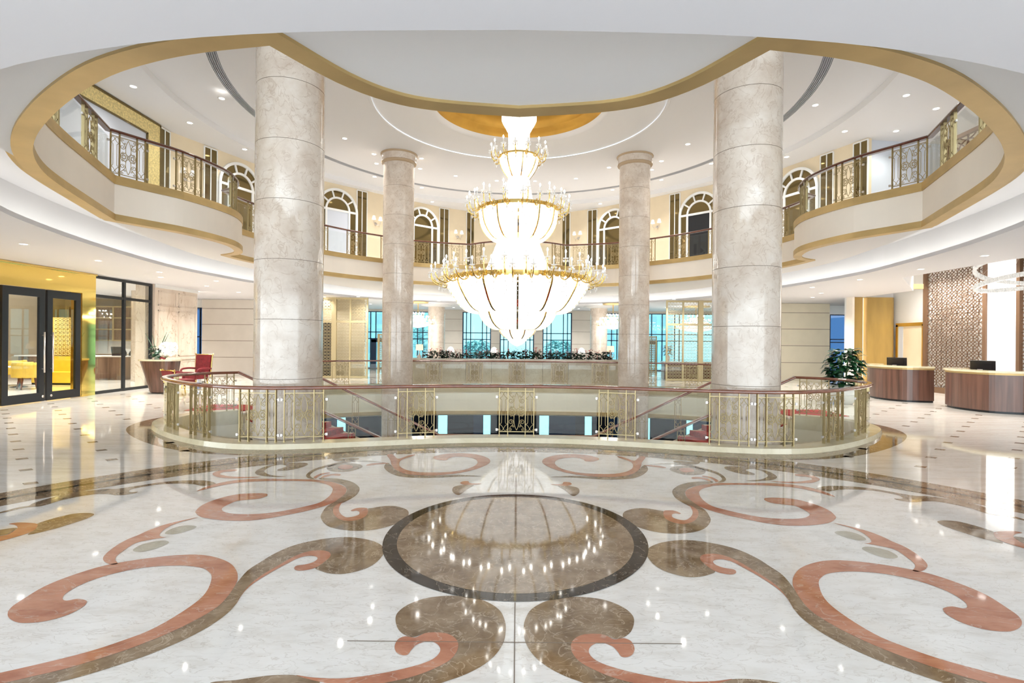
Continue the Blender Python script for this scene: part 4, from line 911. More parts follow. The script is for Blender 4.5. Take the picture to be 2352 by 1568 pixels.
# gold mosaic surround on the left gallery wall
gw = MB()
x = -11.54
gw.box(x, x + .05, 16.45, 17.0, 4.9, 8.56, 0); gw.box(x, x + .05, 12.9, 16.45, 8.16, 8.56, 0); gw.box(x, x + .05, 12.4, 12.9, 4.9, 8.56, 0)
gt = thing('gold_mosaic_surround', (x, 15, 4.9), 'shimmering gold mosaic surround on the upper left gallery wall', 'wall panel')
part('mosaic', gw, ['goldfoil'], gt)
gb = MB(); gb.box(x, x + .06, 12.9, 16.45, 8.12, 8.17, 0); gb.box(x, x + .06, 16.41, 16.46, 4.9, 8.16, 0); gb.box(x, x + .06, 12.9, 17.04, 8.56, 8.63, 0); gb.box(x, x + .06, 17.0, 17.05, 4.9, 8.6, 0)
part('dark_edging', gb, ['bronze'], gt)
gp = MB(); gp.box(x, x + .02, 12.9, 16.42, 4.9, 8.13, 0); part('pale_panel', gp, ['steelblue'], gt)
# middle alcove doors
al = MB(); al.box(-1.1, 1.1, 28.28, 28.34, 4.9, 7.6, 0); al.box(-.01, .01, 28.26, 28.29, 4.9, 7.6, 1)
struct('door_1', al, ['steelblue', 'steel'])

# ------------------------------------------------------------------ fretwork
def ringlattice(y0, y1, z0, z1, x, sp=.182, w=.0075):
    """flat interlocking rings and diagonal bars in the plane x = const"""
    b = MB(); n = 28; th = .012
    ny = int(round((y1 - y0) / (sp * 1.28))); dy = (y1 - y0) / ny; dz = sp; nz = int((z1 - z0) / dz) + 1
    def bar(q):
        if any(a < y0 - 1e-6 or a > y1 + 1e-6 or c < z0 - 1e-6 or c > z1 + 1e-6 for a, c in q): return
        b.add([(x - th, a, c) for a, c in q] + [(x + th, a, c) for a, c in q], [(0, 1, 3, 2), (4, 6, 7, 5), (0, 2, 6, 4), (1, 5, 7, 3)], 0)
    for i in range(ny + 1):
        for j in range(nz + 1):
            if (i + j) % 2 == 0: continue
            cy, cz = y0 + i * dy, z0 + j * dz
            for k in range(n):
                t0 = 2 * PI * k / n; t1 = 2 * PI * (k + 1) / n
                bar([(cy + (dy + e) * math.cos(t), cz + (dz + e) * math.sin(t)) for t in (t0, t1) for e in (-w, w)])
            for e in (1, -1):
                ln = math.hypot(dy, dz); ux, uz = e * dz / ln * w, dy / ln * w
                bar([(cy + e * f * dy - ux * g, cz - f * dz - uz * g) for f in (0, 1) for g in (-1, 1)])
    return b
def wavelattice(b, x0, x1, z0, z1, y, sp=.15, lam=.30, r=.009, mi=0, dx=1.0, dy=0.0):
    n = max(2, int(round((x1 - x0) / sp))); sp = (x1 - x0) / n; m = int((z1 - z0) / lam * 8)
    for i in range(n + 1):
        for e in (1, -1):
            pts = []
            for k in range(m + 1):
                z = z0 + (z1 - z0) * k / m
                xx = x0 + i * sp + e * sp * .98 * math.sin(2 * PI * (z - z0) / lam + (PI if i % 2 else 0))
                xx = min(max(xx, x0), x1); pts.append((xx, y, z))
            b.tube(pts, r, 4, mi, False)
    return b
def screen(x0, x1, y, posts, label, thick, zt=ZL, tr=2.66):
    t = thing('lattice_screen', ((x0 + x1) / 2, y, 0), label, 'screen')
    f = MB()
    for p in posts: f.box(p - .035, p + .035, y - .04, y + .04, 0, zt, 0)
    f.box(thick - .11, thick + .11, y - .07, y + .07, 0, zt, 0)
    for z in (.06, tr, zt - .05): f.box(x0, x1, y - .032, y + .032, z - .045, z + .045, 0)
    part('frame', f, ['brasslattice'], t)
    l = MB(); ps = sorted(list(posts) + [thick])
    for a, c in zip(ps, ps[1:]):
        wavelattice(l, a + .03, c - .03, .1, tr - .04, y); wavelattice(l, a + .03, c - .03, tr + .04, zt - .09, y)
    part('fretwork', l, ['brasslattice'], t)
    return t
screen(-10.6, -7.03, 25.0, (-10.6, -9.6, -7.86, -7.06), 'tall pale brass lattice screen before a beige wall, left of the far left column', -8.62)
screen(7.0, 10.6, 25.0, (7.03, 7.80, 9.7, 10.6), 'tall pale brass lattice screen with bright windows behind, right of the far right column', 8.62)
for sx, w in ((-1, 'left'), (1, 'right')):
    b = MB(); x0, x1 = sorted((sx * 7.62, sx * 7.12))
    b.box(x0, x0 + .1, 28.95, 29.05, 0, 2.15, 0); b.box(x1 - .04, x1, 28.97, 29.03, 0, 2.15, 0); b.box(x0, x1, 28.97, 29.03, 2.1, 2.15, 0)
    t = thing('folding_screen', ((x0 + x1) / 2, 29, 0), 'low lattice divider standing far back beside the %s far column' % w, 'screen')
    part('frame', b, ['brasslattice'], t); l = MB(); wavelattice(l, x0 + .1, x1 - .04, .05, 2.1, 29.0, .12, .24, .012); part('fretwork', l, ['brasslattice'], t)

# ------------------------------------------------------------------ ground floor walls
w = MB()
def groovewall(x0, x1, y, zs, mi, mj):
    cur = 0
    for z in zs + [ZL]:
        w.box(x0, x1, y, y + .2, cur, z - .012, mi)
        if z < ZL: w.box(x0, x1, y + .012, y + .2, z - .012, z + .012, mj)
        cur = z + .012
groovewall(-15.92, -10.7, 26.8, [.88, 1.71, 2.53, 3.33], 0, 2)
groovewall(11.0, 15.35, 26.1, [.88, 1.71, 2.53, 3.33], 1, 2)
w.box(-10.7, -7.4, 25.7, 25.9, 0, ZL, 1)
w.box(-9.55, -8.85, 25.66, 25.71, 0, 2.62, 3)  # black slab painted in for a dark door opening
struct('wall_back', w, ['fabricwall', 'fabricwarm', 'joint', 'black'])
# rear wall with its windows
rw = MB(); YW = 34.0
for a, c in ((-4.75, -3.52), (-1.68, -1.12), (1.08, 1.62), (3.50, 4.70)):
    cur = 0
    for z in (.78, 1.65, 2.45, 3.2, ZL):
        rw.box(a, c, YW, YW + .4, cur, z - .01, 0); rw.box(a + .01, c - .01, YW + .012, YW + .3, z - .012, z + .012, 1); cur = z + .01
rw.box(-20, 20, YW + .05, YW + .35, 3.66, ZL + .1, 0)
rw.box(-20, -10.2, YW, YW + .3, 0, ZL, 0); rw.box(13.8, 20, YW, YW + .3, 0, ZL, 0)
struct('wall_rear', rw, ['fabricwall', 'joint'])
def window(x0, x1, verts, y=YW, z1=3.66, hz=(1.91, 2.33), pane='pane', z0=0.0, door=None):
    f = MB()
    for v in verts: f.box(v - .028, v + .028, y + .08, y + .16, z0, z1, 0)
    f.box(x0, x0 + .07, y + .06, y + .18, z0, z1, 0); f.box(x1 - .07, x1, y + .06, y + .18, z0, z1, 0)
    for z in hz: f.box(x0, x1, y + .08, y + .16, z - .028, z + .028, 0)
    f.box(x0, x1, y + .06, y + .18, z1 - .05, z1, 0); f.box(x0, x1, y + .06, y + .18, z0, z0 + .06, 0)
    if door:
        a, c = door
        f.box(a, a + .32, y + .02, y + .2, 0, 1.85, 0); f.box(a, c, y + .02, y + .2, 1.68, 1.92, 0); f.box(c - .12, c, y + .02, y + .2, 0, 1.85, 0)
    t = struct('window_%d' % wn[0], f, ['navy']); wn[0] += 1
    g = MB(); g.box(x0, x1, y + .115, y + .125, z0, z1, 0); part('glazing', g, [pane], t)
window(-3.52, -1.68, (-3.27, -3.0, -2.25, -1.97)); window(-1.12, 1.08, (-.86, -.58, .55, .82)); window(1.62, 3.50, (1.9, 2.17, 2.95, 3.22))
window(-10.2, -4.75, (-9.42, -9.08, -8.2, -7.5, -6.40, -6.06, -5.3), door=(-9.36, -8.0)); window(4.70, 13.8, (5.2, 6.05, 6.40, 7.3, 8.3, 8.62, 9.3, 10.1, 10.4, 11.6, 11.9, 12.9), door=(7.75, 8.98))
window(-17.5, -15.3, (-16.3,), 27.2, 3.4, (1.9,), 'bluepane'); window(15.1, 18.6, (16.3, 17.4), 27.6, 3.35, (1.9, 2.05), 'bluepane')
bl = MB(); bl.box(-17.6, -15.3, 27.2, 27.5, 3.4, ZL, 0); bl.box(15.1, 18.6, 27.6, 27.9, 3.35, ZL, 0); struct('trim_4', bl, ['white'])

# left wall: marble panelling past the glass partition
lw2 = MB(); X = -13.35
lw2.box(X - .25, X, 19.55, 22.15, 0, ZL, 0)
for y0, y1 in ((19.72, 20.75), (20.92, 22.02)):
    for z0, z1 in ((3.02, 3.58), (1.12, 2.86), (.16, .92)):
        for a, c, e, f_ in ((y0, y1, z0, z0 + .035), (y0, y1, z1 - .035, z1), (y0, y0 + .035, z0, z1), (y1 - .035, y1, z0, z1)): lw2.box(X, X + .022, a, c, e, f_, 0)
lw2.box(X, X + .05, 19.55, 22.15, .98, 1.06, 0); lw2.box(X, X + .04, 19.55, 22.15, 3.68, ZL, 1); lw2.box(X, X + .03, 19.55, 22.15, 0, .12, 0)
lw2.box(X - .6, X - .25, 19.4, 19.65, 0, ZL, 0)
struct('wall_left', lw2, ['panelmarble', 'white'])
# gold portal with two black framed doors
X = -13.30
gp = thing('gold_portal', (X, 15.0, 0), 'mirror polished gold portal round the two black framed glass doors at far left', 'portal')
b = MB(); b.box(X - .3, X, 10.5, 16.75, 3.16, 3.79, 0); part('header', b, ['mirrorgold'], gp)
b = MB(); b.box(X - .3, X + .04, 16.18, 16.42, 0, 3.16, 0); b.box(X - .3, X, 16.42, 16.75, 0, 3.16, 0); part('jamb', b, ['mirrorgold'], gp)
b = MB(); b.box(X - .3, X + .02, 10.5, 13.6, 0, 3.16, 0); part('jamb', b, ['mirrorgold'], gp)
b = MB(); b.box(X - .01, X + .05, 10.5, 16.75, 3.74, 3.79, 0); part('cornice', b, ['brass'], gp)
def glassdoor(y0, y1, hy, label, pane):
    f = MB(); x0, x1 = X - .02, X + .05; w = .17
    f.box(x0, x1, y0, y0 + w, .02, 3.14, 0); f.box(x0, x1, y1 - w, y1, .02, 3.14, 0); f.box(x0, x1, y0 + w, y1 - w, .02, .26, 0); f.box(x0, x1, y0 + w, y1 - w, 2.92, 3.14, 0)
    t = thing('glass_door', (X, (y0 + y1) / 2, 0), label, 'door')
    part('door_frame', f, ['black'], t)
    g = MB(); g.box(X + .010, X + .020, y0 + w, y1 - w, .26, 2.92, 0); part('pane', g, [pane], t)
    h = MB(); h.tube([(X + .13, hy, .82), (X + .13, hy, 1.95)], .022, 10); hd = part('handle', h, ['steel'], t)
    k = MB()
    for z in (.92, 1.86): k.tube([(X + .04, hy, z), (X + .13, hy, z)], .012, 8)
    part('handle_mount', k, ['steel'], hd)
    l = MB(); l.tube([(X + .05, hy + .05, .15), (X + .056, hy + .05, .15)], .035, 14); part('lock', l, ['steel'], t)
glassdoor(13.66, 14.90, 14.80, 'left black framed glass door with a tall steel bar handle', 'doorglass')
glassdoor(14.98, 16.12, 15.07, 'right black framed glass door with amber glass beside the gold jamb', 'yellowglass')
X = -13.42
gl = thing('glass_partition', (X, 18.1, 0), 'black framed glass partition of four panes between gold portal and marble wall', 'partition')
f = MB()
for y in (16.80, 18.10, 19.42): f.box(X - .04, X + .04, y - .045, y + .045, 0, 3.78, 0)
for z in (.05, 3.14, 3.74): f.box(X - .035, X + .035, 16.8, 19.42, z - .045, z + .045, 0)
part('frame', f, ['black'], gl)
for y0, y1 in ((16.84, 18.06), (18.14, 19.38)):
    for z0, z1 in ((.09, 3.10), (3.18, 3.70)): g = MB(); g.box(X - .005, X + .005, y0, y1, z0, z1, 0); part('pane', g, ['doorglass'], gl)
# cafe behind the partition
cw = MB(); cw.box(-23.2, -23, 8, 27, 0, ZL, 0); cw.box(-23, -17.6, 27.0, 27.2, 0, ZL, 0); cw.box(-23, -13.6, 7.8, 8, 0, ZL, 0)
struct('wall_cafe', cw, ['wallcream'])
cc = MB(); cc.lathe([(.5, 0), (.5, ZL)], 40, 0, True, (-15.9, 22.7, 0)); solo('cafe_column', cc, ['column'], 'beige marble column inside the cafe, behind the right panes of the glass partition', 'column')
def shelfunit(y):
    t = thing('wall_cabinet', (-18.9, y, 1.7), 'dark walnut wall cabinet with a pale gold grid, seen through the glass partition', 'cabinet')
    b = MB(); b.box(-21.9, -17.5, y, y + .4, 1.65, 3.35, 0); part('body', b, ['walnutpale'], t)
    g = MB()
    for x in (-21.9, -20.8, -19.7, -18.6, -17.5): g.box(x - .04, x + .04, y - .03, y, 1.65, 3.35, 0)
    for z in (1.68, 2.22, 2.78, 3.32): g.box(-21.9, -17.5, y - .025, y, z - .03, z + .03, 0)
    part('gold_grid', g, ['brasslattice'], t)
shelfunit(25.9)
bs = MB(); bs.box(-22.5, -16.6, 26.3, 26.35, 1.0, 1.65, 0); solo('backsplash', bs, ['white'], 'white backsplash between cafe counter and wall cabinet', 'wall panel')
t = thing('cafe_counter', (-18.6, 23.2, 0), 'walnut cafe counter with a pale top, seen through the glass partition', 'counter')
b = MB(); b.box(-21.5, -17.0, 22.9, 23.5, 0, .98, 0); part('body', b, ['walnutpale'], t); b = MB(); b.box(-21.6, -16.9, 22.8, 23.6, .98, 1.03, 0); part('worktop', b, ['white'], t)
t = thing('till', (-17.4, 23.2, 1.03), 'small dark till standing on the cafe counter', 'till'); b = MB(); b.box(-17.55, -17.2, 23.0, 23.3, 1.03, 1.12, 0); part('base', b, ['monitor'], t)
b = MB(); b.add([(-17.6, 23.05, 1.12), (-17.15, 23.05, 1.12), (-17.15, 23.0, 1.42), (-17.6, 23.0, 1.42), (-17.6, 23.1, 1.12), (-17.15, 23.1, 1.12), (-17.15, 23.04, 1.42), (-17.6, 23.04, 1.42)], [(0, 1, 2, 3), (7, 6, 5, 4), (0, 4, 5, 1), (2, 6, 7, 3), (0, 3, 7, 4), (1, 5, 6, 2)], 0); part('screen', b, ['monitor'], t)
for k, (bx, bh) in enumerate(((-16.98, .30), (-17.05, .24), (-16.93, .20))):
    b = MB(); b.lathe([(.001, 0), (.05, 0), (.05, bh * .6), (.018, bh * .8), (.018, bh)], 12, 0, True, (bx, 23.0 + .12 * k, 1.03)); solo('bottle', b, ['black'], ('tallest', 'middle', 'shortest')[k] + ' dark bottle in the trio on the cafe counter', 'bottle', 'bottles on the cafe counter')
def tubchair(x, y, rz, label):
    t = thing('tub_chair', (x, y, 0), label, 'chair', 'mustard tub chairs in the cafe'); xf = Matrix.Translation((x, y, 0)) @ Matrix.Rotation(rz, 4, 'Z')
    b = MB(); b.prism([tuple((xf @ Vector((.34 * math.cos(a), .32 * math.sin(a), 0)))[:2]) for a in [2 * PI * k / 24 for k in range(24)]], .40, .54, 0); part('seat', b, ['yellow'], t)
    s = MB()
    arc = [(.40 * math.cos(a), .40 * math.sin(a), 0) for a in [PI * (-.15 + 1.3 * k / 20) for k in range(21)]]
    arc = [tuple(xf @ Vector(p)) for p in arc]
    s.sweep(arc, [(-.06, .42), (.05, .42), (.075, .86), (.04, .93), (-.03, .93), (-.06, .84)], 0, smooth=True); part('backrest', s, ['yellow'], t)
    for sx in (-1, 1):
        for sy in (-1, 1):
            l = MB(); l.tube([xf @ Vector((sx * .22, sy * .20, .42)), xf @ Vector((sx * .28, sy * .26, 0))], [.035, .025], 8); part('leg', l, ['darkwood'], t)
tubchair(-16.95, 18.45, 2.5, 'mustard tub chair with dark legs, nearest behind the left glass door'); tubchair(-18.1, 18.2, 2.0, 'mustard tub chair half cut off by the left edge of the left glass door')
tubchair(-18.95, 19.9, 3.9, 'mustard tub chair behind the round table in the cafe')
t = thing('cafe_table', (-17.95, 19.15, 0), 'white topped round cafe table among the mustard chairs', 'table'); b = MB(); b.lathe([(.001, .72), (.5, .72), (.5, .75), (.001, .75)], 32, 0, True, (-17.95, 19.15, 0)); part('table_top', b, ['white'], t)
b = MB(); b.lathe([(.25, 0), (.25, .02), (.04, .05), (.04, .72)], 20, 0, True, (-17.95, 19.15, 0)); part('pedestal', b, ['black'], t)
t = thing('banquette', (-17.65, 20.6, 0), 'mustard banquette against the cafe lattice, seen through the amber door', 'sofa')
b = MB(); b.cbox((-17.65, 20.5, .08), 1.6, .75, .40, 0, .0, .06); part('seat', b, ['yellow'], t); b = MB(); b.cbox((-17.65, 20.9, .08), 1.6, .2, .98, 0, 0, .05); part('backrest', b, ['yellow'], t); b = MB(); b.box(-18.45, -16.85, 20.2, 20.9, 0, .08, 0); part('plinth', b, ['black'], t)
t = thing('cafe_lattice', (-17.6, 21.1, 0), 'olive gold lattice panel above the cafe banquette', 'screen'); b = MB(); b.box(-18.5, -16.9, 21.12, 21.2, 0, 2.6, 0); part('panel', b, ['brasslattice'], t); b = MB(); wavelattice(b, -18.4, -17.0, 1.1, 2.55, 21.1, .16, .32, .01); part('fretwork', b, ['wallcream'], t)
for x, y in ((-16, 18.5), (-19, 20), (-17.5, 23.5), (-16, 14.5)):  # added fill lamps that brighten the cafe interior
    downlight(x, y, ZL, 'added fill downlight in the cafe ceiling behind the glass', 'added fill downlights of the cafe', 260)
# ------------------------------------------------------------------ reception, right side
w = MB(); X = 16.05
w.box(X, X + .2, -6, 22.7, 0, 4.8, 0); w.box(14.1, 16.2, 22.72, 22.9, 0, ZL, 0); w.box(14.6, 16.2, 22.72, 22.9, ZL, 4.8, 0)
w.box(14.06, 14.15, 22.3, 22.72, 0, ZL, 1)
w.box(24, 24.2, -6, 37, 0, ZL, 0)
struct('wall_right', w, ['white', 'cream'])
t = thing('gold_wall_panel', (14.9, 22.6, 0), 'wide gold veneer wall panel with a rounded right end behind the first reception desk', 'wall panel')
pl = [(14.72, 22.70), (14.72, 22.36), (15.72, 22.36)] + [(15.72 + .24 * math.sin(a), 22.60 - .24 * math.cos(a)) for a in [PI / 2 * k / 8 for k in range(1, 9)]] + [(15.96, 22.70)]
b = MB(); b.prism(pl, 0, ZL - .01, 0); part('panel', b, ['goldwood'], t)
b = MB(); b.cbox((14.37, 22.55, 0), .42, .32, ZL - .01, 0, 0, .03); solo('gold_pilaster', b, ['goldwood'], 'narrow gold veneer pilaster left of the lit strip, behind the potted plant', 'pilaster')
b = MB(); b.box(14.585, 14.715, 22.60, 22.70, .05, ZL - .02, 0); solo('strip_light', b, ['striplight'], 'vertical lit strip between gold pilaster and wide gold panel', 'light')
b = MB(); b.box(13.3, 14.9, 19.5, 19.62, 3.86, 4.04, 0); struct('trim_3', b, ['goldband'])
# framed doorway
X = 16.0
f = MB(); f.box(X - .06, X + .05, 20.82, 20.94, 0, 2.62, 0); f.box(X - .06, X + .05, 22.26, 22.38, 0, 2.62, 0); f.box(X - .06, X + .05, 20.82, 22.38, 2.56, 2.70, 0)
t = struct('door_2', f, ['brass'])
b = MB(); b.box(X - .02, X + .04, 20.94, 22.0, .01, 2.56, 0); part('door_leaf', b, ['wallcream'], t); b = MB(); b.box(X - .03, X + .04, 22.0, 22.26, .01, 2.56, 0); part('side_light', b, ['steelblue'], t)
def fretpanel(y0, y1, z1, label, x=15.9):
    t = thing('fretwork_screen', (x, (y0 + y1) / 2, 0), label, 'screen')
    f = MB(); f.box(x - .09, x + .03, y0, y0 + .12, 0, z1, 0); f.box(x - .09, x + .03, y1 - .12, y1, 0, z1, 0); f.box(x - .06, x + .03, y0, y1, 0, .22, 0); part('frame', f, ['lattice'], t)
    part('fretwork', ringlattice(y0 + .12, y1 - .12, .22, z1, x), ['lattice'], t)
    k = MB(); k.box(x + .10, x + .12, y0, y1, 0, z1, 0); part('backing_panel', k, ['white'], t)
fretpanel(17.95, 20.72, 4.8, 'tall brown screen of interlocking rings behind the reception desks')
fretpanel(13.6, 16.85, 4.8, 'second brown ring screen at the extreme right edge, past the white panel')
b = MB(); b.box(15.86, 16.04, 16.87, 17.93, 0, 4.79, 0); solo('backlit_panel', b, ['backlit'], 'glowing white panel between the two brown ring screens', 'wall panel')
fu = MB()
t = thing('gallery_screen', (12.4, 14.3, 4.9), 'dark ring patterned screen on the upper right gallery, seen through the railing glass', 'screen')
f = MB(); f.box(12.35, 12.45, 12.0, 12.12, 4.9, 7.7, 0); f.box(12.35, 12.45, 15.3, 15.42, 4.9, 7.7, 0); f.box(12.35, 12.45, 12.0, 15.42, 7.62, 7.72, 0); part('frame', f, ['lattice'], t)
part('fretwork', ringlattice(12.12, 15.3, 4.9, 7.65, 12.4, .26, .013), ['lattice'], t)
def desk(arc, label, wx, wy):
    arc = cr(arc, 5); back = offset(arc, .62)
    c = arc[len(arc) // 2]
    if math.dist(offset(arc, .62)[len(arc) // 2], (17, 16)) > math.dist(c, (17, 16)): back = offset(arc, -.62); sg = -1
    else: sg = 1
    t = thing('reception_desk', (c[0] + .4, c[1], 0), label, 'desk', 'curved reception desks')
    b = MB(); b.prism(arc + back[::-1], .06, 1.02, 0); part('body', b, ['walnut'], t)
    p = MB(); p.prism(offset(arc, .05 * sg) + back[::-1], 0, .06, 0); part('plinth', p, ['black'], t)
    g = MB(); g.prism(offset(arc, -.012 * sg) + offset(arc, .64 * sg)[::-1], 1.02, 1.075, 0); part('gold_edging', g, ['goldband'], t)
    k = MB(); k.prism(offset(arc, -.05 * sg) + offset(arc, .36 * sg)[::-1], 1.075, 1.13, 0); part('countertop', k, ['curb'], t)
    b = MB(); b.cbox((wx, wy, .90), 1.0, 1.0, .07, 0, -.7, .04); b.box(wx - .1, wx + .1, wy - .1, wy + .1, 0, .9, 0); part('work_surface', b, ['walnut'], t)
desk([(12.75, 19.1), (12.2, 18.5), (11.98, 17.85), (11.98, 17.25), (12.28, 16.72), (12.98, 16.52)], 'curved walnut reception desk with cream top, farther left of the two', 13.0, 18.15)
desk([(13.3, 16.15), (12.78, 15.85), (12.50, 15.35), (12.44, 14.85), (12.62, 14.2), (13.2, 13.85), (14.2, 13.72)], 'curved walnut reception desk with cream top, cut by the right edge', 13.55, 15.4)
def monitor(x, y, z, rz, label):
    t = thing('monitor', (x, y, z), label, 'monitor'); xf = Matrix.Translation((x, y, z)) @ Matrix.Rotation(rz, 4, 'Z') @ Matrix.Rotation(.22, 4, 'X')
    b = MB(); b.box(-.28, .28, -.025, .02, .06, .40, 0, xf); b.box(-.2, .2, -.045, -.025, .12, .34, 0, xf); part('screen_housing', b, ['monitor'], t)
    f = Matrix.Translation((x, y, z)) @ Matrix.Rotation(rz, 4, 'Z')
    s = MB(); s.box(-.04, .04, .0, .05, 0, .24, 0, f); s.box(-.12, .12, -.06, .14, 0, .012, 0, f); part('stand', s, ['monitor'], t)
    l = MB(); l.box(-.12, .0, -.05, -.046, .085, .15, 0, xf); part('badge', l, ['white'], t)
    # the work surface behind the counter carries it
monitor(12.98, 18.15, 1.075 - .1, -.7, 'black monitor seen from behind on the left reception desk')
monitor(13.55, 15.45, 1.075 - .1, -.75, 'black monitor seen from behind on the right reception desk')
for x_, y_ in ((15.0, 19.9), (15.0, 18.7), (14.9, 17.2), (14.6, 15.2)): downlight(x_, y_, 4.8, 'added fill downlight in the raised reception ceiling', 'added fill downlights of the reception', 120)  # lamps added to brighten the ring screens and desks
# looping crystal pendant
t = thing('ring_pendant', (13.0, 13.4, 4.8), 'pendant of tilted crystal rings over the reception, cut by the right edge', 'pendant lamp')
def tring(c, R, tx, ty, nm):
    b = MB(); xf = Matrix.Translation(c) @ Matrix.Rotation(tx, 4, 'X') @ Matrix.Rotation(ty, 4, 'Y'); n = 72
    for k in range(n):
        a0 = 2 * PI * k / n; a1 = 2 * PI * (k + .82) / n
        q = []
        for a in (a0, a1):
            for r, z in ((R - .035, -.05), (R + .035, -.05), (R + .035, .05), (R - .035, .05)): q.append((r * math.cos(a), r * math.sin(a), z))
        b.add(q, [(0, 1, 2, 3), (7, 6, 5, 4), (0, 4, 5, 1), (1, 5, 6, 2), (2, 6, 7, 3), (3, 7, 4, 0)], 0, False, xf)
    part(nm, b, ['crystaldim'], t)
    b = MB(); e = [xf @ Vector((R * math.cos(2 * PI * k / n), R * math.sin(2 * PI * k / n), .056)) for k in range(n + 1)]; b.tube(e, .008, 4); part('wire_hoop', b, ['steel'], t)
tring((12.98, 13.4, 3.46), 1.12, -.15, -.05, 'crystal_ring'); tring((13.0, 13.4, 3.72), 1.13, -.12, .20, 'crystal_ring'); tring((13.05, 13.4, 4.10), 1.0, .05, -.12, 'crystal_ring')
b = MB()
for k in range(5): a = 2 * PI * k / 5; b.tube([(13.0 + 1.0 * math.cos(a), 13.4 + 1.0 * math.sin(a), 3.6), (13.0 + .15 * math.cos(a), 13.4 + .15 * math.sin(a), 4.8)], .003, 4)
part('suspension_wire', b, ['steel'], t); b = MB(); b.lathe([(.001, 4.74), (.25, 4.74), (.25, 4.8)], 24, 0, True, (13.0, 13.4, 0)); part('canopy_plate', b, ['steel'], t)

# potted plant
def leafcloud(b, c, rx, rz, n, L, mi=0, seed=1, droop=.3):
    rnd = random.Random(seed)
    for k in range(n):
        th = rnd.uniform(0, 2 * PI); u = rnd.uniform(-.95, 1); rr = rnd.uniform(.45, 1.0)
        p = Vector((c[0] + rx * rr * math.sqrt(max(0, 1 - u * u * .8)) * math.cos(th), c[1] + rx * rr * math.sqrt(max(0, 1 - u * u * .8)) * math.sin(th), c[2] + rz * u))
        d = Vector((math.cos(th), math.sin(th), rnd.uniform(-.6, .35) - droop * .3)).normalized()
        s = d.cross(Vector((rnd.uniform(-.3, .3), rnd.uniform(-.3, .3), 1))).normalized(); up = s.cross(d); l = L * rnd.uniform(.7, 1.2); wd = l * .30
        m = p + d * l * .5 + up * l * .08
        b.add([p, p + d * l * .3 + s * wd, m + d * l * .15 + s * wd * .8, p + d * l - up * l * .12, m + d * l * .15 - s * wd * .8, p + d * l * .3 - s * wd, p + d * l * .35 - up * .02 * l, m + d * l * .15 - up * l * .05], [(0, 6, 1), (1, 6, 7, 2), (2, 7, 3), (3, 7, 4), (4, 7, 6, 5), (5, 6, 0)], mi, True)
x, y = 9.9, 16.1
t = thing('potted_plant', (x, y, 0), 'bushy dark green plant in a pale round pot behind the balustrade, right side', 'plant')
b = MB(); b.lathe([(.001, .0), (.24, 0), (.34, .16), (.37, .36), (.34, .54), (.30, .58), (.28, .56), (.28, .5), (.001, .5)], 32, 0, True, (x, y, 0)); part('pot', b, ['pot'], t)
b = MB(); leafcloud(b, (x, y, 1.08), .40, .56, 300, .30, 0, 3); part('foliage', b, ['leaf'], t)
b = MB()
for k in range(5): a = 2 * PI * k / 5; b.tube([(x + .05 * math.cos(a), y + .05 * math.sin(a), .48), (x + .14 * math.cos(a), y + .14 * math.sin(a), 1.4)], .018, 6)
part('stem', b, ['stem'], t)

# ------------------------------------------------------------------ host stand, flowers and red chairs on the left
x, y = -11.75, 17.5
t = thing('host_stand', (x, y, 0), 'tapered walnut host stand with a cream top, between glass partition and balustrade', 'stand')
b = MB(); n = 28
def oval(w_, d_): return [(x + w_ * math.copysign(abs(math.cos(a)) ** .6, math.cos(a)), y + d_ * math.copysign(abs(math.sin(a)) ** .6, math.sin(a))) for a in [2 * PI * k / n for k in range(n)]]
L0, L1 = oval(.36, .24), oval(.58, .33)
L0 = [(p[0] + .10, p[1]) for p in L0]
b.add([(p[0], p[1], .04) for p in L0] + [(p[0], p[1], 1.06) for p in L1], [(i, (i + 1) % n, n + (i + 1) % n, n + i) for i in range(n)] + [list(range(n))[::-1], list(range(n, 2 * n))], 0, False); part('body', b, ['walnut'], t)
b = MB(); b.prism([(p[0] + .0, p[1]) for p in oval(.62, .36)], 1.06, 1.11, 0); part('top', b, ['curb'], t)
b = MB(); b.prism([(p[0] + .10, p[1]) for p in oval(.33, .21)], 0, .04, 0); part('plinth', b, ['black'], t)
vx, vy = x - .08, y - .02
t = thing('flower_vase', (vx, vy, 1.11), 'glass vase of tall green blades standing on the walnut host stand', 'vase')
b = MB(); b.lathe([(.001, .0), (.085, 0), (.09, .18), (.10, .30), (.095, .30), (.085, .18), (.08, .012), (.001, .012)], 24, 0, True, (vx, vy, 1.11)); part('vase', b, ['water'], t)
b = MB(); leafcloud(b, (vx, vy, 1.38), .10, .16, 46, .20, 0, 5)
for dx, dz in ((-.42, .86), (-.20, .80), (.28, .90), (.34, .84), (.22, .78)): b.tube([(vx, vy, 1.2), (vx + dx * .5, vy, 1.11 + dz * .55), (vx + dx, vy + .02, 1.11 + dz)], [.010, .012, .005], 5)
part('leaves', b, ['leaf'], t)
t = thing('orchid_bunch', (vx + .36, vy, 1.11), 'mass of white orchid blossoms lying beside the vase on the host stand', 'flowers'); b = MB(); rnd = random.Random(4)
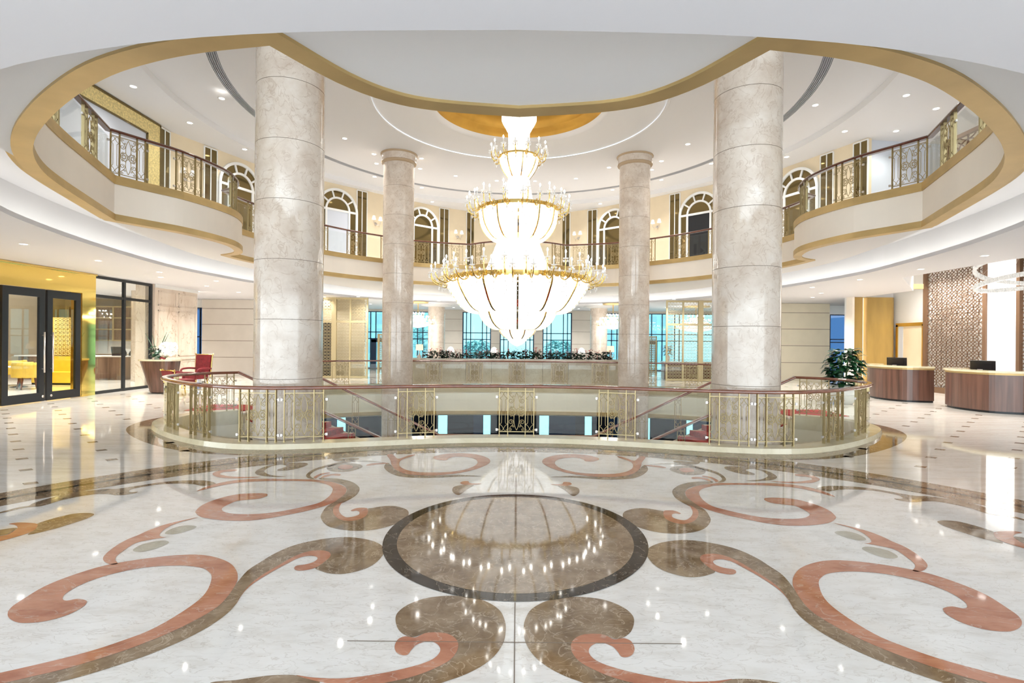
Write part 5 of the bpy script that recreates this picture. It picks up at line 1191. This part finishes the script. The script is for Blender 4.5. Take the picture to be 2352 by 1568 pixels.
for k in range(150):
    th = rnd.uniform(0, 2 * PI); u = rnd.uniform(-.6, 1); q = Vector((vx + .34 + .30 * rnd.uniform(.3, 1) * math.cos(th) * math.sqrt(1 - u * u * .6), vy + .22 * math.sin(th), 1.40 + .25 * u))
    nrm = Vector((math.cos(th), math.sin(th) - .6, u)).normalized(); s = nrm.cross(Vector((0, 0, 1))).normalized(); v = s.cross(nrm)
    for j in range(5):
        a = 2 * PI * j / 5 + k; d = s * math.cos(a) + v * math.sin(a); e = nrm.cross(d)
        b.add([q, q + d * .032 + e * .02 + nrm * .006, q + d * .058, q + d * .032 - e * .02 + nrm * .006], [(0, 1, 2, 3)], 0)
part('blossoms', b, ['petal'], t); b = MB()
for k in range(5): b.tube(cr([(vx + .2, vy, 1.115), (vx + .25 + .04 * k, vy - .05 + .03 * k, 1.3), (vx + .15 + .10 * k, vy, 1.52)], 4), .006, 5)
part('stem', b, ['stem'], t)
b = MB(); b.tube(cr([(vx + .20, vy - .2, 1.13), (vx + .28, vy - .22, 1.17), (vx + .36, vy - .2, 1.14), (vx + .40, vy - .2, 1.16)], 4), [.012, .02, .024, .03, .032, .03, .028, .026, .024, .022, .02, .014, .01], 8); solo('red_ornament', b, ['redvelvet'], 'small curved dark red ornament lying between vase and orchids', 'ornament')
def redchair(x, y, rz, label, high):
    t = thing('armchair', (x, y, 0), label, 'chair', 'crimson velvet armchairs'); xf = Matrix.Translation((x, y, 0)) @ Matrix.Rotation(rz, 4, 'Z')
    b = MB(); b.prism([tuple((xf @ Vector((px, py, 0)))[:2]) for px, py in ((-.30, -.28), (.30, -.28), (.33, -.2), (.30, .28), (-.30, .28), (-.33, -.2))], .34, .50, 0); part('seat', b, ['redvelvet'], t)
    pts = [(-.30, .28, .46), (.30, .28, .46), (.33, .36, high), (-.33, .36, high), (-.30, .36, .46), (.30, .36, .46), (.33, .44, high), (-.33, .44, high)]
    b = MB(); b.add(pts, [(0, 1, 2, 3), (7, 6, 5, 4), (0, 4, 5, 1), (2, 6, 7, 3), (1, 5, 6, 2), (3, 7, 4, 0)], 0, False, xf)
    for i in range(4):
        for j in range(5):
            q = Vector((-.2 + .13 * i + (.06 if j % 2 else 0), .29 + .016 * j, .58 + j * (high - .62) / 5)); b.ball(xf @ q, .018, 6, 4, 0)
    bk = part('backrest', b, ['redvelvet'], t)
    g = MB(); 
    for sx in (-1, 1): g.tube([xf @ Vector(p) for p in cr([(sx * .33, .34, .40), (sx * .35, .37, .8), (sx * .37, .40, high), (sx * .41, .42, high + .03)], 4)], .024, 6)
    g.tube([xf @ Vector(p) for p in ((-.36, .40, high + .01), (.36, .40, high + .01))], .022, 6); part('gilt_frame', g, ['brass'], bk)
    for sx in (-1, 1):
        a = MB(); a.tube([xf @ Vector(p) for p in cr([(sx * .36, .34, .70), (sx * .38, .05, .72), (sx * .37, -.24, .68), (sx * .33, -.27, .5)], 4)], .035, 8); part('armrest', a, ['redvelvet'], t)
        for sy in (-1, 1):
            l = MB(); l.tube([xf @ Vector((sx * .27, sy * .24, .36)), xf @ Vector((sx * .30, sy * .29, 0))], [.03, .02], 6); part('leg', l, ['brass'], t)
redchair(-11.75, 19.4, -.25, 'high backed tufted crimson armchair with gilt frame behind the left balustrade loop', 1.20)
redchair(-10.75, 17.0, 2.6, 'low backed crimson armchair half hidden by the left end of the handrail', .78)

# ------------------------------------------------------------------ planter wall with red flowers
t = thing('marble_planter', (0, 22.05, 0), 'long low beige marble planter wall behind the far balustrade', 'planter')
b = MB()
b.box(-5.2, 5.2, 21.82, 21.86, 0, 1.0, 0); b.box(-5.2, 5.2, 22.4, 22.45, 0, 1.0, 0); b.box(-5.2, -5.15, 21.86, 22.4, 0, 1.0, 0); b.box(5.15, 5.2, 21.86, 22.4, 0, 1.0, 0)
for xx in [-4.3, -3.2, -2.1, -1.05, 0, 1.05, 2.1, 3.2, 4.3]: b.box(xx - .005, xx + .005, 21.815, 21.82, 0, 1.0, 1)
part('cladding', b, ['parapet', 'joint'], t)
b = MB(); b.box(-5.25, 5.25, 21.77, 21.97, 1.0, 1.08, 0); b.box(-5.25, 5.25, 22.3, 22.5, 1.0, 1.08, 0); b.box(-5.25, -4.3, 21.97, 22.3, 1.0, 1.08, 0); b.box(4.3, 5.25, 21.97, 22.3, 1.0, 1.08, 0); part('coping', b, ['parapet'], t)
b = MB(); b.box(-4.3, 4.3, 21.9, 22.38, .9, 1.02, 0); part('soil', b, ['soil'], t)
def plantmeshes(seed):
    b = MB(); leafcloud(b, (0, 0, .17), .17, .19, 90, .17, 0, seed); f = MB(); rnd = random.Random(seed + 50)
    for k in range(rnd.randint(3, 6)):
        q = Vector((rnd.uniform(-.2, .2), rnd.uniform(-.15, .1), rnd.uniform(.33, .47))); a = rnd.uniform(0, 6)
        for j in range(2): f.add([q, q + Vector((.05 * math.cos(a), .05 * math.sin(a), .03)), q + Vector((.10 * math.cos(a + .5), .10 * math.sin(a + .5), .0)), q + Vector((.05 * math.cos(a + 1), .05 * math.sin(a + 1), .02))], [(0, 1, 2, 3)], 0); a += 2.2
        f.tube([(q.x * .4, q.y * .4, .05), q], .005, 4, 0)
    return b.mesh('foliage', ['leafdark']), f.mesh('blossoms', ['redflower'])
PMS = [plantmeshes(k) for k in range(4)]
for k in range(19):
    px = -3.72 + 7.44 * k / 18
    t = thing('flowering_plant', (px, 22.13, 1.02), 'red flowering dark leaved plant in the row along the planter wall', 'plant', 'red flowering plants in the planter wall')
    s = random.uniform(.9, 1.15); a = random.uniform(0, 6)
    inst('foliage', PMS[k % 4][0], (px, 22.13, 1.02), a, t, (s, s, s)); inst('blossoms', PMS[k % 4][1], (px, 22.13, 1.02), a, t, (s, s, s))

# ------------------------------------------------------------------ lamps at the back
def tablelamp(x, y, label):
    tb = thing('side_table', (x, y, 0), 'round side table carrying the lamp, behind the planter wall %s' % ('left' if x < 0 else 'right'), 'table')
    b = MB(); b.lathe([(.001, .66), (.34, .66), (.34, .70), (.001, .70)], 24, 0, True, (x, y, 0)); part('table_top', b, ['darkwood'], tb); b = MB(); b.lathe([(.22, 0), (.22, .02), (.03, .05), (.03, .66)], 16, 0, True, (x, y, 0)); part('pedestal', b, ['darkwood'], tb)
    t = thing('table_lamp', (x, y, .70), label, 'lamp')
    b = MB(); b.lathe([(.001, 0), (.10, 0), (.10, .02), (.03, .05), (.05, .15), (.11, .30), (.05, .45), (.02, .52), (.02, .66)], 20, 0, True, (x, y, .70)); part('lamp_base', b, ['steel'], t)
    for e in (-1, 1): b = MB(); b.tube(cr([(x, y, 1.05), (x + e * .14, y, 1.12), (x + e * .16, y, 1.26)], 4), .014, 6); part('arm', b, ['steel'], t)
    b = MB(); b.lathe([(.17, 1.36), (.155, 1.63)], 24, 0, True, (x, y, 0)); part('lamp_shade', b, ['shade'], t)
tablelamp(-4.47, 24.3, 'silver table lamp with a yellow lit shade, left end of the flower row'); tablelamp(4.27, 24.3, 'silver table lamp with a yellow lit shade, right end of the flower row')
for x, wh in ((-4.18, 'left pier, next to the left rear column'), (-1.45, 'pier left of the middle window'), (4.05, 'right pier, next to the right rear column')):
    t = thing('floor_lamp', (x, 33.4, 0), 'white domed floor lamp glowing before the %s' % wh, 'lamp', 'floor lamps before the rear piers')
    b = MB(); b.lathe([(.16, 0), (.16, .03), (.02, .05), (.018, 1.3)], 16, 0, True, (x, 33.4, 0)); part('pole', b, ['steel'], t); b = MB(); b.lathe([(.24, 1.08), (.20, 1.3), (.10, 1.42), (.001, 1.45)], 20, 0, True, (x, 33.4, 0)); part('lamp_shade', b, ['shadewhite'], t)
def smallchandelier(x, y, z, R, label):
    t = thing('small_chandelier', (x, y, ZL), label, 'chandelier', 'small crystal chandeliers of the rear lounge')
    b = MB(); b.tube([(x, y, ZL), (x, y, z)], .02, 8); part('hanging_rod', b, ['brass'], t); b = MB(); b.lathe([(.001, -.06), (R * .6, -.06), (R * .65, 0)], 24, 0, True, (x, y, ZL)); part('ceiling_plate', b, ['goldband'], t)
    for r0, zz in ((.28, .42), (.55, .22), (.9, 0)):
        b = MB(); b.lathe([(R * r0, .14), (R * r0 * .85, .02), (R * r0 * .5, -.10), (R * .05, -.16)], 28, 0, False, (x, y, z + zz * R), wob=lambda i, j: 1 + (.03 if i % 2 else -.03)); part('crystal_tier', b, ['crystal'], t)
        n = int(8 + 14 * r0)
        c = MB(); u = MB()
        for k in range(n):
            a = 2 * PI * k / n; q = (x + R * (r0 + .08) * math.cos(a), y + R * (r0 + .08) * math.sin(a), z + zz * R)
            c.tube([(x + R * r0 * .8 * math.cos(a), y + R * r0 * .8 * math.sin(a), q[2] + .05), (q[0], q[1], q[2] + .05), (q[0], q[1], q[2] + .2)], .012, 4); u.ball((q[0], q[1], q[2] + .24), .028, 6, 4, 0, 1.4)
        part('candle_arm', c, ['brass'], t); part('bulb', u, ['bulb'], t)
smallchandelier(-5.15, 27.5, 2.62, .85, 'small lit crystal chandelier beyond the far left column'); smallchandelier(4.95, 27.5, 2.62, .85, 'small lit crystal chandelier beyond the far right column')
smallchandelier(9.75, 29.0, 2.55, 1.15, 'small lit crystal chandelier glowing through the right lattice screen')
cg = MB(); 
t = thing('lounge_counter', (8.8, 26.6, 0), 'dark lounge counter behind the right lattice screen', 'counter'); b = MB(); b.box(7.3, 10.6, 26.3, 26.9, 0, .82, 0); part('body', b, ['darkwood'], t); b = MB(); b.box(7.25, 10.65, 26.25, 26.95, .82, .87, 0); part('worktop', b, ['steel'], t)
t = thing('lounge_vase', (7.55, 26.6, .87), 'vase of dark foliage on the counter behind the right lattice screen', 'vase'); b = MB(); b.lathe([(.001, 0), (.07, 0), (.10, .2), (.05, .32)], 16, 0, True, (7.55, 26.6, .87)); part('vase', b, ['white'], t); b = MB(); leafcloud(b, (7.55, 26.6, 1.45), .17, .24, 70, .15, 0, 9); part('leaves', b, ['leafdark'], t)

# ------------------------------------------------------------------ outside the rear windows
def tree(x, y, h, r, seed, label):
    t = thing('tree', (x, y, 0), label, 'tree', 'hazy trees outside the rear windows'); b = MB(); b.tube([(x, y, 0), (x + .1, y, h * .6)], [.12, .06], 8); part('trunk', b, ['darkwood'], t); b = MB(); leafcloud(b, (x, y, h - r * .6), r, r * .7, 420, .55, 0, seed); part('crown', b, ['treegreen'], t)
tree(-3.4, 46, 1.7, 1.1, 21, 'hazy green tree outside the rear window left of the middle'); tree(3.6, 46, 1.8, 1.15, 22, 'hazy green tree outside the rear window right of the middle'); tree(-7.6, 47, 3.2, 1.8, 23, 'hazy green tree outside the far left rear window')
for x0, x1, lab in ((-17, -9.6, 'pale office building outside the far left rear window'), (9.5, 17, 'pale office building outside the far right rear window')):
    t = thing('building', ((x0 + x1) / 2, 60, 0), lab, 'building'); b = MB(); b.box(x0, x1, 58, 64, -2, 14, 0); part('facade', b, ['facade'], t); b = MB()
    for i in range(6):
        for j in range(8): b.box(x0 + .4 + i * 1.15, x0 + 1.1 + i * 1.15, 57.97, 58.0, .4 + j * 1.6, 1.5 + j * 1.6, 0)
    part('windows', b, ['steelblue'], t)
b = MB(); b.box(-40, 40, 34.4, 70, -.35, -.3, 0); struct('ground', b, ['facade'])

# ------------------------------------------------------------------ light
wd = bpy.data.worlds.new('World'); SC.world = wd; wd.use_nodes = True
bg = wd.node_tree.nodes['Background']; bg.inputs[0].default_value = (0.86, 0.95, 1.0, 1); bg.inputs[1].default_value = WORLD_S
def area(name, loc, rot, sx, sy, e, col):
    l = bpy.data.lights.new(name, 'AREA'); l.shape = 'RECTANGLE'; l.size = sx; l.size_y = sy; l.energy = e; l.color = col
    o = bpy.data.objects.new(name, l); o.location = loc; o.rotation_euler = rot; COL.objects.link(o); return o
# strip lights lying in the cove behind the lip, facing up
cp_ = Path(offset(RECESS, .07, True) + [offset(RECESS, .07, True)[0]])
nc = 44
for k in range(nc):
    p = cp_.at(cp_.L * (k + .5) / nc); q = cp_.at(cp_.L * (k + .5) / nc + .05)
    t_ = Vector((q[0] - p[0], q[1] - p[1], 0)).normalized(); inw = Vector((t_.y, -t_.x, 0))
    zax = -(inw * math.sin(-.35) + Vector((0, 0, 1)) * math.cos(-.35)); yax = zax.cross(t_)
    o = area('cove_strip', (0, 0, 0), (0, 0, 0), cp_.L / nc * .96, .08, COVE_E * max(.02, min(1, (p[1] - 4.4) / 2.6)), (1.0, .985, .93))
    o.matrix_world = Matrix(((t_.x, yax.x, zax.x, p[0]), (t_.y, yax.y, zax.y, p[1]), (t_.z, yax.z, zax.z, ZL + .04), (0, 0, 0, 1)))
for z, e, r in ((2.95, CH_E, .9), (4.3, CH_E * .5, .5), (5.35, CH_E * .5, .5), (7.1, CH_E * .3, .3)):
    pass
SC.view_settings.view_transform = 'Standard'; SC.view_settings.look = 'None'; SC.view_settings.gamma = 1.0; SC.view_settings.use_curve_mapping = False
SC.view_settings.exposure = EXPO
cam = bpy.data.cameras.new('camera'); cam.sensor_width = 36; cam.lens = 36 * 1220 / 2352; cam.shift_x = -12 / 2352; cam.clip_end = 300
co = bpy.data.objects.new('camera', cam); co.matrix_world = Matrix.Translation((0, 0, 1.8)) @ Matrix.Rotation(PI / 2, 4, 'X') @ Matrix.Rotation(math.radians(.5), 4, 'Z')
COL.objects.link(co); SC.camera = co
